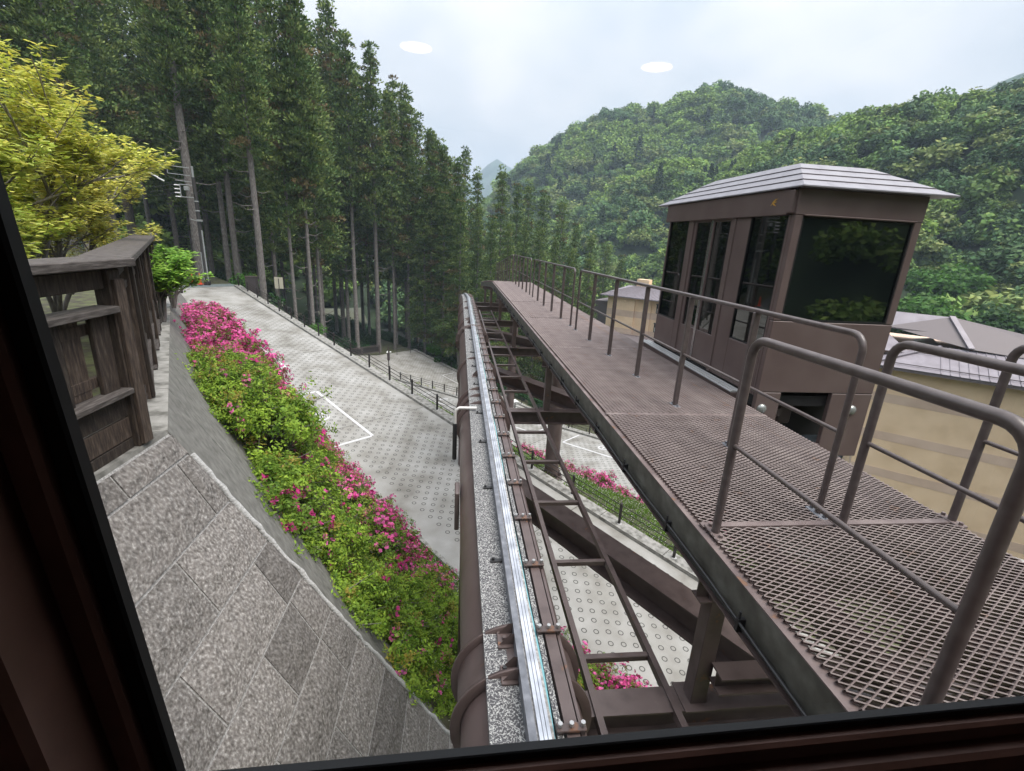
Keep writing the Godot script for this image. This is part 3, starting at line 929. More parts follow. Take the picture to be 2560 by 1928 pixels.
func handrail(label: String, x: float, zp: Array, tube_posts: bool, round_near: bool, round_far: bool, mid := true, yoff := 0.0) -> Node3D:
	var t := on_track("handrail", label, "handrail", "handrails on the walkway")
	var top := -0.375 + yoff
	var rr := 0.0225 if tube_posts else 0.019
	var z0: float = zp[0]
	var z1: float = zp[zp.size() - 1]
	var pts := []
	var base := -1.485
	if round_near:
		pts.append(Vector3(x, base + ty(z0), z0))
		for k in 6:
			var e := PI / 2 * k / 5.0
			pts.append(Vector3(x, top - 0.09 + 0.09 * sin(e) + ty(z0), z0 - 0.09 + 0.09 * cos(e)))
	else:
		pts.append(Vector3(x, top + ty(z0 + 0.1), z0 + 0.1))
	if z0 > -20.0 and z1 < -20.0: pts.append(Vector3(x, top + ty(-20.0), -20.0))
	if round_far:
		for k in 6:
			var e := PI / 2 * k / 5.0
			pts.append(Vector3(x, top - 0.09 + 0.09 * cos(e) + ty(z1), z1 + 0.09 - 0.09 * sin(e)))
		pts.append(Vector3(x, base + ty(z1), z1))
	else:
		pts.append(Vector3(x, top + ty(z1 - 0.1), z1 - 0.1))
	var b := MB.new()
	b.tube(pts, rr, 14)
	part("top_rail", b, M.rail_tube, t)
	if mid:
		b = MB.new()
		b.tube(path(x, -0.94 + yoff, z0 - 0.01, z1 + 0.01, 5.0), 0.0125, 10)
		part("mid_rail", b, M.rail_tube, t)
	for i in zp.size():
		if i == 0 and round_near or i == zp.size() - 1 and round_far: pass
		else:
			b = MB.new()
			var z: float = zp[i]
			if tube_posts: b.tube([Vector3(x, base + ty(z), z), Vector3(x, top + ty(z), z)], 0.0215, 14)
			else: b.bx(x - 0.025, x + 0.025, base + ty(z), top - 0.01 + ty(z), z - 0.016, z + 0.016, 0.004)
			part("post", b, M.rail_tube, t)
		var pl := MB.new()
		var zz: float = zp[i]
		pl.bx(x - 0.03, x + 0.03, -1.482 + ty(zz), -1.466 + ty(zz), zz - 0.075, zz + 0.075, 0.003)
		for s in [-0.055, 0.055]:
			pl.tube([Vector3(x, -1.466 + ty(zz), zz + s), Vector3(x, -1.450 + ty(zz), zz + s)], 0.012, 6)
		part("base_plate", pl, M.galvanised if zz < -2.3 else M.deck_steel, t)
	return t

func build_handrails() -> void:
	handrail("thick tube handrail at the left edge of the nearest deck panel", 1.37, [-0.98, -2.18], true, true, true)
	handrail("thick tube handrail in the middle of the nearest deck panel", 2.17, [-0.5, -2.22], true, true, true)
	handrail("thick tube handrail at the right edge of the nearest deck panel", 2.94, [-0.5, -2.26], true, true, true)
	handrail("long handrail with flat posts beside the parked cable car", 2.13, [-2.36, -3.35, -4.38, -5.48, -6.62, -7.72, -8.72], false, true, true)
	handrail("second handrail section up the walkway, beyond the long one", 2.13, [-9.16, -10.1, -11.2, -12.3, -13.3, -14.25], false, true, true)
	handrail("third handrail section of the walkway, just before its crest", 2.13, [-14.9, -15.7, -16.7, -17.7, -18.7, -19.7], false, true, true)
	handrail("farthest handrail section dropping out of sight beyond the crest", 2.13, [-20.1, -21.2, -22.3, -23.4, -24.5, -25.6, -26.7, -27.8, -29.0], false, true, true)

# ---------------------------------------------------------------- cable cars
func pane(b: MB, p: Array, nn: Vector3, th := 0.012) -> void:      # glass sheet with thickness, corners in order
	var q := p.map(func(e): return e - nn * th)
	b.quad(p[0], p[1], p[2], p[3])
	b.quad(q[3], q[2], q[1], q[0])

func build_car() -> void:
	var t := on_track("cable_car", "brown cable car with grey hipped roof parked on the right track", "cable car")
	var L := 3.15
	var R := 4.52
	var zn := -4.6
	var zf := -7.5
	var b := MB.new()
	# near face
	b.bx(L, L + 0.085, -0.67, 0.36, zn - 0.06, zn, 0.006)
	part("corner_pillar", b, M.car_paint, t)
	b = MB.new()
	b.bx(R - 0.085, R, -0.67, 0.36, zn - 0.06, zn, 0.006)
	part("corner_pillar", b, M.car_paint, t)
	b = MB.new()
	b.bx(L - 0.003, R + 0.003, 0.36, 0.60, zn - 0.06, zn + 0.004, 0.006)
	part("front_header", b, M.car_paint, t)
	b = MB.new()
	b.bx(L + 0.08, R - 0.08, 0.352, 0.368, zn, zn + 0.028, 0.005)
	part("rain_lip", b, M.car_paint, t)
	b = MB.new()
	b.bx(L, R, -1.445, -0.672, zn - 0.06, zn, 0.008)
	part("front_panel", b, M.car_paint, t)
	b = MB.new()
	b.bx(L, 3.43, -2.2, -1.449, zn - 0.06, zn, 0.006)
	b.bx(4.03, R, -2.2, -1.449, zn - 0.06, zn, 0.006)
	b.bx(3.43, 4.03, -2.2, -2.05, zn - 0.06, zn, 0.006)
	part("front_skirt", b, M.car_paint, t)
	b = MB.new()
	b.bx(3.40, 4.06, -2.1, -1.45, zn - 0.5, zn - 0.45)
	part("coupling_recess", b, M.dark_inside, t)
	b = MB.new()
	b.tube([Vector3(3.6, -1.75, zn - 0.45), Vector3(3.6, -1.75, zn - 0.2)], 0.05, 10)
	b.bx(3.72, 3.9, -1.95, -1.6, zn - 0.46, zn - 0.36, 0.02)
	part("buffer", b, M.steel, t)
	b = MB.new()
	pane(b, [Vector3(L + 0.085, -0.67, zn - 0.02), Vector3(R - 0.085, -0.67, zn - 0.02), Vector3(R - 0.085, 0.36, zn - 0.02), Vector3(L + 0.085, 0.36, zn - 0.02)], Vector3.BACK)
	var fw := part("front_window", b, M.tinted_glass, t)
	b = MB.new()
	for e in [[L + 0.085, L + 0.10, -0.67, 0.352], [R - 0.10, R - 0.085, -0.67, 0.352], [L + 0.1, R - 0.1, -0.67, -0.653], [L + 0.1, R - 0.1, 0.335, 0.352]]:
		b.bx(e[0], e[1], e[2], e[3], zn - 0.017, zn - 0.004)
	part("gasket", b, M.gasket, fw)
	for x in [3.235, 4.31]:
		b = MB.new()
		b.lathe(Transform3D(Basis(Vector3.RIGHT, PI / 2), Vector3(x, -1.635, zn)), [Vector2(0.056, 0.0), Vector2(0.052, 0.015), Vector2(0.038, 0.03), Vector2(0.02, 0.037), Vector2(0.0, 0.04)], 18)
		part("headlamp", b, M.lamp_glass, t)
	# left side
	b = MB.new()
	b.bx(L - 0.03, L + 0.02, 0.36, 0.60, zf - 0.08, zn - 0.11, 0.006)
	part("side_fascia", b, M.car_paint, t)
	b = MB.new()
	b.bx(L - 0.045, L + 0.02, 0.372, 0.585, zn - 0.105, zn - 0.02, 0.008)
	part("gutter_outlet", b, M.car_paint, t)
	for q in [[-7.5, -7.46], [-6.84, -6.69], [-5.62, -5.335], [-4.70, -4.662]]:
		b = MB.new()
		b.bx(L, L + 0.05, -1.5, 0.36, q[0], q[1], 0.005)
		part("side_pillar", b, M.car_paint, t)
	for q in [[-7.46, -6.84, -1.05], [-5.335, -4.70, -1.0]]:
		b = MB.new()
		b.bx(L, L + 0.05, -1.5, q[2], q[0], q[1], 0.004)
		part("side_panel", b, M.car_paint, t)
		b = MB.new()
		pane(b, [Vector3(L + 0.02, q[2], q[0]), Vector3(L + 0.02, q[2], q[1]), Vector3(L + 0.02, 0.36, q[1]), Vector3(L + 0.02, 0.36, q[0])], Vector3.LEFT)
		var w := part("side_window", b, M.tinted_glass, t)
		b = MB.new()
		b.bx(L + 0.004, L + 0.018, q[2], q[2] + 0.014, q[0], q[1])
		b.bx(L + 0.004, L + 0.018, q[2], 0.36, q[0], q[0] + 0.014)
		b.bx(L + 0.004, L + 0.018, q[2], 0.36, q[1] - 0.014, q[1])
		part("gasket", b, M.gasket, w)
	# sliding doors
	for q in [[-6.69, -6.205, -6.62, -6.25], [-6.195, -5.70, -6.15, -5.77]]:
		b = MB.new()
		b.bx(L + 0.015, L + 0.05, -1.49, -1.06, q[0], q[1], 0.004)
		b.bx(L + 0.015, L + 0.05, 0.33, 0.37, q[0], q[1])
		b.bx(L + 0.015, L + 0.05, -1.06, 0.33, q[0], q[2], 0.004)
		b.bx(L + 0.015, L + 0.05, -1.06, 0.33, q[3], q[1], 0.004)
		var d := part("door", b, M.car_paint, t)
		b = MB.new()
		pane(b, [Vector3(L + 0.03, -1.06, q[2]), Vector3(L + 0.03, -1.06, q[3]), Vector3(L + 0.03, 0.33, q[3]), Vector3(L + 0.03, 0.33, q[2])], Vector3.LEFT)
		part("door_window", b, M.tinted_glass, d)
		b = MB.new()
		var ez: float = q[1] if q[0] < -6.4 else q[0]
		b.bx(L + 0.006, L + 0.016, -1.49, 0.35, ez - 0.018, ez + 0.018, 0.003)
		part("chrome_edge", b, M.chrome, d)
	b = MB.new()
	b.bx(L - 0.012, L + 0.012, -1.5, 0.36, -5.70, -5.62, 0.006)
	part("door_jamb", b, M.car_paint, t)
	# white board added behind the glass, stands in for a pale reflection
	b = MB.new()
	b.bx(L + 0.05, L + 0.056, -0.98, -0.62, -5.2, -4.78)
	part("reflection_board", b, M.curtain, t)
	# right side, far end, floor, ceiling
	b = MB.new()
	b.bx(R - 0.05, R, -1.5, -0.9, zf, zn - 0.062)
	b.bx(R - 0.05, R, 0.3, 0.6, zf, zn - 0.062)
	for z in [-7.47, -6.5, -5.5, -4.72]:
		b.bx(R - 0.05, R, -0.9, 0.3, z - 0.05, z + 0.05)
	part("right_side", b, M.car_paint, t)
	b = MB.new()
	pane(b, [Vector3(R - 0.02, -0.9, zn - 0.1), Vector3(R - 0.02, -0.9, zf + 0.05), Vector3(R - 0.02, 0.3, zf + 0.05), Vector3(R - 0.02, 0.3, zn - 0.1)], Vector3.RIGHT)
	part("right_window", b, M.tinted_glass, t)
	b = MB.new()
	b.bx(L + 0.052, R - 0.052, -1.5, -0.67, zf, zf + 0.05)
	b.bx(L + 0.052, R - 0.052, 0.36, 0.6, zf, zf + 0.05)
	part("rear_panel", b, M.car_paint, t)
	b = MB.new()
	pane(b, [Vector3(R - 0.05, -0.67, zf + 0.02), Vector3(L + 0.05, -0.67, zf + 0.02), Vector3(L + 0.05, 0.36, zf + 0.02), Vector3(R - 0.05, 0.36, zf + 0.02)], Vector3.FORWARD)
	part("rear_window", b, M.tinted_glass, t)
	b = MB.new()
	b.bx(L + 0.01, R - 0.01, -1.62, -1.503, zf + 0.01, zn - 0.07)
	part("floor", b, M.dark_inside, t)
	b = MB.new()
	b.bx(L + 0.06, R - 0.06, -2.15, -1.63, zf + 0.1, zn - 0.5)
	part("underframe", b, M.dark_inside, t)
	b = MB.new()
	b.bx(L + 0.052, R - 0.052, 0.52, 0.56, zf + 0.06, zn - 0.07)
	part("ceiling", b, M.cabin_inside, t)
	b = MB.new()
	b.bx(R - 0.5, R - 0.06, -1.2, -1.05, zf + 0.2, zn - 0.5, 0.03)
	b.bx(R - 0.48, R - 0.08, -1.5, -1.2, zf + 0.25, zn - 0.55)
	part("bench", b, M.cabin_inside, t)
	b = MB.new()
	b.tube([Vector3(3.62, -1.5, -5.0), Vector3(3.62, 0.52, -5.0)], 0.018, 10)
	part("grab_pole", b, M.chrome, t)
	b = MB.new()
	b.tube([Vector3(L + 0.09, -0.55, zf + 0.1), Vector3(L + 0.09, -0.55, zn - 0.2), Vector3(R - 0.09, -0.55, zn - 0.12)], 0.014, 8)
	part("inside_rail", b, M.chrome, t)
	# roof in four lapped courses
	var lo := [Vector3(3.10, 0.605, -4.50), Vector3(4.74, 0.605, -4.50), Vector3(4.74, 0.605, -7.93), Vector3(3.10, 0.605, -7.93)]
	var hi := [Vector3(3.40, 0.885, -5.06), Vector3(4.18, 0.885, -5.06), Vector3(4.18, 0.885, -6.75), Vector3(3.40, 0.885, -6.75)]
	var roof := Node3D.new()
	roof.name = "roof"
	t.add_child(roof)
	for k in 4:
		b = MB.new()
		for i in 4:
			var j := (i + 1) % 4
			var f0 := k / 4.0
			var f1 := (k + 1) / 4.0
			var o := Vector3(0, 0.012, 0)
			var a0: Vector3 = lo[i].lerp(hi[i], f0) + o
			var a1: Vector3 = lo[j].lerp(hi[j], f0) + o
			var c0: Vector3 = lo[i].lerp(hi[i], f1) + o * 0.35
			var c1: Vector3 = lo[j].lerp(hi[j], f1) + o * 0.35
			b.quad(a0, a1, c1, c0)
			b.quad(a0 - o, a1 - o, a1, a0)
		if k == 3:
			b.quad(hi[0] + Vector3(0, 0.005, 0), hi[1] + Vector3(0, 0.005, 0), hi[2] + Vector3(0, 0.005, 0), hi[3] + Vector3(0, 0.005, 0))
		if k == 0:
			b.quad(lo[3] - Vector3(0, 0.002, 0), lo[2] - Vector3(0, 0.002, 0), lo[1] - Vector3(0, 0.002, 0), lo[0] - Vector3(0, 0.002, 0))
		part("roof_course", b, M.car_roof, roof)
		if k > 0:
			b = MB.new()
			for i in 4:
				var j := (i + 1) % 4
				b.tube([lo[i].lerp(hi[i], k / 4.0) + Vector3(0, 0.0085, 0), lo[j].lerp(hi[j], k / 4.0) + Vector3(0, 0.0085, 0)], 0.0055, 5)
			part("lap_joint", b, M.roof_seam, roof)
	# gold brush mark
	b = MB.new()
	var X := L - 0.0335
	for s in [[-4.905, 0.525, -4.985, 0.448, 0.009], [-4.962, 0.487, -4.872, 0.522, 0.008], [-4.962, 0.485, -4.876, 0.490, 0.007], [-4.962, 0.482, -4.885, 0.448, 0.010]]:
		var p := Vector3(X, s[1], s[0])
		var q := Vector3(X, s[3], s[2])
		var d := (q - p).normalized()
		var sd: Vector3 = Vector3(0, -d.z, d.y) * s[4]
		var m := p.lerp(q, 0.4)
		b.quad(p, m - sd, q, m + sd)
		b.quad(p, m + sd, q, m - sd)
	part("emblem", b, M.gold, t)
	# landing sill beside the doors
	var u := on_track("landing_sill", "aluminium-edged landing sill below the parked car's doors", "sill")
	b = MB.new()
	b.bx(3.0, 3.115, -1.72, -1.535, -7.6, -4.85, 0.004)
	part("riser", b, M.car_paint, u)
	for q in [[-7.6, -6.3], [-6.29, -5.15], [-5.14, -4.85]]:
		b = MB.new()
		b.bx(2.99, 3.135, -1.533, -1.515, q[0], q[1], 0.003)
		b.bx(3.02, 3.05, -1.515, -1.507, q[0], q[1], 0.002)
		b.bx(3.08, 3.11, -1.515, -1.507, q[0], q[1], 0.002)
		part("tread_strip", b, M.aluminium, u)

func build_cabin() -> void:
	# the car the picture is taken from
	var t := thing("cable_car_cabin", "dark brown cabin with window frame from which one looks out", "cable car", Vector3(0.33, -1.5, 0.9))
	var o := Vector3(0.33, -1.5, 0.9)
	var pv := Vector3(0, 0, -0.49)
	t.transform = Transform3D(Basis(), pv) * Transform3D(Basis(Vector3.UP, 0.04), Vector3.ZERO) * Transform3D(Basis(), o - pv)
	var put := func(called: String, b: MB, m: Material, parent: Node = t) -> MeshInstance3D:
		for i in b.v.size():
			var p := b.v[i]
			if p.z < -0.1 and p.x < 0.0: p.x -= (p.y + 0.685) * 0.063        # the jambs lean outwards
			if p.z < -0.1 and p.x > 0.7: p.x += (p.y + 0.685) * 0.063
			b.v[i] = p - o
		return part(called, b, m, parent)
	var G := -0.49
	var xl := -0.346
	var xr := 1.05
	var ys := -0.685
	var yt := 0.50
	var b := MB.new()
	pane(b, [Vector3(xr + 0.01, ys - 0.01, G), Vector3(xl - 0.01, ys - 0.01, G), Vector3(xl - 0.01, yt + 0.01, G), Vector3(xr + 0.01, yt + 0.01, G)], Vector3.FORWARD, 0.0)
	b.ix.resize(6)
	b.v.resize(4); b.n.resize(4); b.c.resize(4)
	put.call("window_pane", b, M.window_pane)
	b = MB.new()
	b.bx(xl, xr, ys - 0.016, ys, G + 0.001, G + 0.016, 0.002)
	b.bx(xl - 0.022, xl, ys - 0.016, yt, G + 0.001, G + 0.02, 0.003)
	b.bx(xr, xr + 0.022, ys - 0.016, yt, G + 0.001, G + 0.02, 0.003)
	b.bx(xl, xr, yt, yt + 0.02, G + 0.001, G + 0.02, 0.003)
	put.call("gasket", b, M.gasket)
	b = MB.new()
	b.bx(xl - 0.0, xr, ys - 0.052, ys - 0.017, G + 0.001, G + 0.03, 0.005)
	b.bx(xl - 0.1, xr + 0.1, ys - 0.115, ys - 0.054, G + 0.001, G + 0.052, 0.007)
	b.bx(xl - 0.1, xr + 0.1, -1.5, ys - 0.117, G - 0.03, G + 0.085, 0.008)
	put.call("window_sill", b, M.cabin_frame)
	for s in [-1, 1]:
		b = MB.new()
		var e: float = xl if s < 0 else xr
		b.bx(e + s * 0.022, e + s * 0.055, ys - 0.053, yt + 0.02, G + 0.001, G + 0.032, 0.005)
		b.bx(e + s * 0.056, e + s * 0.12, -1.5, 0.6, G - 0.0, G + 0.10, 0.008)
		b.bx(e + s * 0.121, e + s * 0.17, -1.5, 0.6, G - 0.05, G + 0.32, 0.008)
		put.call("window_jamb", b, M.cabin_frame)
	b = MB.new()
	b.bx(xl - 0.05, xr + 0.05, yt + 0.021, 0.62, G - 0.05, G + 0.06, 0.006)
	put.call("window_header", b, M.cabin_frame)
	b = MB.new()
	b.bx(-0.56, 1.22, -2.2, -1.5, G - 0.05, 2.4)
	put.call("floor", b, M.cabin_inside)
	b = MB.new()
	b.bx(-0.56, 1.22, 0.625, 0.72, G - 0.06, 2.4)
	put.call("ceiling", b, M.cabin_inside)
	for s in [[-0.56, -0.51], [1.17, 1.22]]:
		b = MB.new()
		b.bx(s[0], s[1], -1.5, 0.624, G + 0.33, 2.4)
		put.call("side_wall", b, M.cabin_inside)
	b = MB.new()
	b.bx(-0.51, 1.17, -1.5, 0.624, 2.35, 2.4)
	put.call("rear_wall", b, M.cabin_inside)
	b = MB.new()
	var lo := [Vector3(-0.68, 0.73, 2.5), Vector3(1.34, 0.73, 2.5), Vector3(1.34, 0.73, -0.68), Vector3(-0.68, 0.73, -0.68)]
	var hi := [Vector3(-0.1, 1.0, 1.9), Vector3(0.76, 1.0, 1.9), Vector3(0.76, 1.0, 0.0), Vector3(-0.1, 1.0, 0.0)]
	b.hexa(lo + hi)
	put.call("roof", b, M.car_roof)
	# ceiling downlights, mirrored in the window
	var glow := mat("downlight", lin(1, .82, .74), 0.5)
	glow.emission_enabled = true
	glow.emission = lin(1.0, .72, .66)
	glow.emission_energy_multiplier = 2.6
	for x in [-0.135, 0.716]:
		b = MB.new()
		b.lathe(Transform3D(Basis(), Vector3(x, 0.61, 0.967 - 0.07 * (x + 0.135))), [Vector2(0.055, 0.0), Vector2(0.0, 0.0)], 28)
		for i in b.n.size(): b.n[i] = Vector3.DOWN
		put.call("downlight", b, glow)
		b = MB.new()
		b.lathe(Transform3D(Basis(), Vector3(x, 0.612, 0.967 - 0.07 * (x + 0.135))), [Vector2(0.056, 0.0), Vector2(0.07, -0.002), Vector2(0.074, 0.013)], 28)
		put.call("trim_ring", b, M.cabin_frame)

# ---------------------------------------------------------------- buildings
func window(t: Node, x: float, y: float, w: float, h: float, z: float) -> void:
	var b := MB.new()
	b.bx(x - w / 2 - 0.1, x + w / 2 + 0.1, y + h, y + h + 0.12, z - 0.1, z + 0.22)
	b.bx(x - w / 2 - 0.06, x - w / 2, y, y + h, z - 0.05, z + 0.05)
	b.bx(x + w / 2, x + w / 2 + 0.06, y, y + h, z - 0.05, z + 0.05)
	b.bx(x - w / 2 - 0.06, x + w / 2 + 0.06, y - 0.06, y, z - 0.05, z + 0.07)
	b.bx(x - 0.025, x + 0.025, y, y + h, z - 0.04, z + 0.04)
	var f := part("window", b, M.window_frame, t)
	b = MB.new()
	b.bx(x - w / 2, x - 0.025, y, y + h, z - 0.04, z + 0.01)
	b.bx(x + 0.025, x + w / 2, y, y + h, z - 0.04, z + 0.01)
	part("pane", b, M.window_dark, f)
	b = MB.new()
	b.bx(x - w / 2 + 0.03, x + w / 2 - 0.35, y + 0.02, y + h * 0.55, z + 0.011, z + 0.018)
	part("curtain", b, M.curtain, f)

func seams(p0: Vector3, p1: Vector3, q0: Vector3, q1: Vector3, n: int) -> MB:
	var b := MB.new()
	for i in n + 1:
		var a := p0.lerp(p1, float(i) / n) + Vector3(0, 0.03, 0)
		var c := q0.lerp(q1, float(i) / n) + Vector3(0, 0.03, 0)
		b.bar(a, c, 0.035, 0.05)
	return b

func build_houses() -> void:
	var th := -0.7069
	var t := thing("inn_building", "large beige inn with grey sheet roof behind the right handrails", "building", Vector3(31.98, -7.88, -32.08), th)
	var b := MB.new()
	var y := 0.0
	for k in 5:
		var y0 := -1.98 - k * 3.0
		b = MB.new()
		b.bx(-0.7, 26, y0, y, -12, 0)
		part("wall", b, M.render_beige, t)
		b = MB.new()
		b.bx(-0.7, 26, y0 - 0.68, y0, -12, 0.012)
		part("wall_band", b, M.render_band, t)
		y = y0 - 0.68
	b = MB.new()
	b.bx(-1.3, 26.5, 0.0, 0.22, -12.5, 0.75)
	part("eaves", b, M.roof_dark, t)
	# lower roof slope, ribbed
	b = MB.new()
	var e0 := Vector3(-1.35, 0.25, 0.8)
	var e1 := Vector3(26.5, 0.25, 0.8)
	var r0 := Vector3(2.9, 1.62, -3.2)
	var r1 := Vector3(26.5, 1.62, -3.2)
	b.quad(e0, e1, r1, r0)
	b.quad(Vector3(-1.35, 0.25, -12.5), e0, r0, Vector3(2.9, 1.62, -8.5))
	var lower := part("roof_slope", b, M.roof_sheet, t)
	part("standing_seams", seams(e0 + Vector3(4.2, 0, 0), e1, r0, r1, 46), M.roof_sheet, lower)
	for f in [0.12, 0.62]:
		b = MB.new()
		b.bar(e0.lerp(r0, f) + Vector3(0, 0.1, 0), e1.lerp(r1, f) + Vector3(0, 0.1, 0), 0.05, 0.06)
		part("snow_guard", b, M.roof_dark, lower)
	b = MB.new()
	b.bar(e0 + Vector3(0, 0.06, 0), r0 + Vector3(0, 0.06, 0), 0.22, 0.1)
	part("hip_cap", b, M.roof_sheet, lower)
	b = MB.new()
	b.bx(-4.0, 15.5, 0.22, 1.25, -11.8, -3.6)
	part("attic", b, M.render_band, t)
	# upper roof, a dark pyramid with pale hip
	var ap := Vector3(3.3, 3.75, -5.6)
	b = MB.new()
	var c := [Vector3(4.6, 1.75, -3.0), Vector3(14, 1.3, -3.0), Vector3(16, 1.2, -12), Vector3(-2.2, 2.55, -9.0), Vector3(-0.6, 2.6, -4.6)]
	for i in 5:
		b.tri(c[i], c[(i + 1) % 5], ap)
	var upper := part("roof_slope", b, M.roof_dark, t)
	b = MB.new()
	b.bar(ap + Vector3(0, 0.05, 0), c[0] + Vector3(0, 0.05, 0), 0.42, 0.1)
	part("hip_cap", b, M.roof_sheet, upper)
	b = MB.new()
	b.quad(Vector3(-6, 2.4, -4.8), c[4], ap + Vector3(0, -0.02, 0), Vector3(-5, 3.7, -6.5))
	b.quad(Vector3(-6, 0.9, -2.2), Vector3(1.2, 0.95, -2.4), c[4] - Vector3(0, 0.4, 0), Vector3(-6, 1.95, -5.0))
	part("roof_slope", b, M.roof_sheet, t)
	b = MB.new()
	b.bar(Vector3(-5, 2.62, -4.55), Vector3(2.0, 2.5, -4.3), 0.1, 0.09)
	part("snow_guard", b, M.roof_dark, t)
	# two-storey house further off
	t = thing("house", "small beige two-storey house with grey roof behind the long handrail", "house", Vector3(20.79, -7.25, -69.24), -0.7069)
	for d in [[0.0, 1.2, 0.0, -0.5], [1.2, 4.3, 0.35, 0.0], [4.3, 6.6, 0.0, 0.0], [6.6, 14.0, -0.3, 0.0]]:
		b = MB.new()
		b.bx(d[0], d[1], -9.0, 0.0, -9, d[2])
		part("wall", b, M.render_beige, t)
		for k in 2:
			b = MB.new()
			b.bx(d[0] - 0.004, d[1] + 0.004, -2.75 - k * 2.6, -1.85 - k * 2.6, d[2] - 2.0, d[2] + 0.012)
			part("wall_band", b, M.render_band, t)
	for wy in [-1.75, -4.4]:
		window(t, 7.9, wy, 1.1, 1.15, -0.28)
		window(t, 10.6, wy, 1.1, 1.15, -0.28)
	b = MB.new()
	var f0 := Vector3(-0.9, 0.12, 0.9)
	var f1 := Vector3(14.5, 0.12, 0.9)
	var g0 := Vector3(1.3, 1.35, -4.2)
	var g1 := Vector3(12.5, 1.35, -4.2)
	b.quad(f0, f1, g1, g0)
	b.quad(Vector3(-0.9, 0.12, -9.5), f0, g0, g0 + Vector3(0, 0, -0.5))
	b.quad(f1, Vector3(14.5, 0.12, -9.5), g1 + Vector3(0, 0, -0.5), g1)
	b.quad(f1 + Vector3(0, -0.14, 0), f0 + Vector3(0, -0.14, 0), Vector3(-0.9, -0.02, -9.5), Vector3(14.5, -0.02, -9.5))
	b.quad(f0 + Vector3(0, -0.14, 0), f1 + Vector3(0, -0.14, 0), f1, f0)
	var rf := part("roof", b, M.roof_sheet, t)
	part("standing_seams", seams(f0, f1, g0 + Vector3(1.2, 0, 0), g1 + Vector3(2.0, 0, 0), 34), M.roof_dark, rf)
	b = MB.new()
	b.bx(2.4, 4.3, 0.9, 2.35, -5.6, -4.4)
	part("chimney", b, M.render_beige, rf)
	b = MB.new()
	b.bx(-2.4, -0.05, -7.5, -1.0, -6, -0.6)
	part("annexe", b, M.roof_dark, t)
	b = MB.new()
	b.lathe(Transform3D(Basis(Vector3.RIGHT, PI / 2), Vector3(2.8, -0.6, 0.35)), [Vector2(0.16, 0.0), Vector2(0.14, 0.08), Vector2(0.0, 0.14)], 10)
	part("vent", b, M.render_beige, t)
	# low brown roof in front of it
	b = MB.new()
	b.hexa([Vector3(1.5, -6.6, 5.2), Vector3(15, -6.6, 5.2), Vector3(15, -6.6, 0.5), Vector3(1.5, -6.6, 0.5), Vector3(2.5, -5.2, 1.6), Vector3(15, -5.2, 1.6), Vector3(15, -5.2, 0.5), Vector3(2.5, -5.2, 0.5)])
	part("porch_roof", b, M.roof_dark, t)

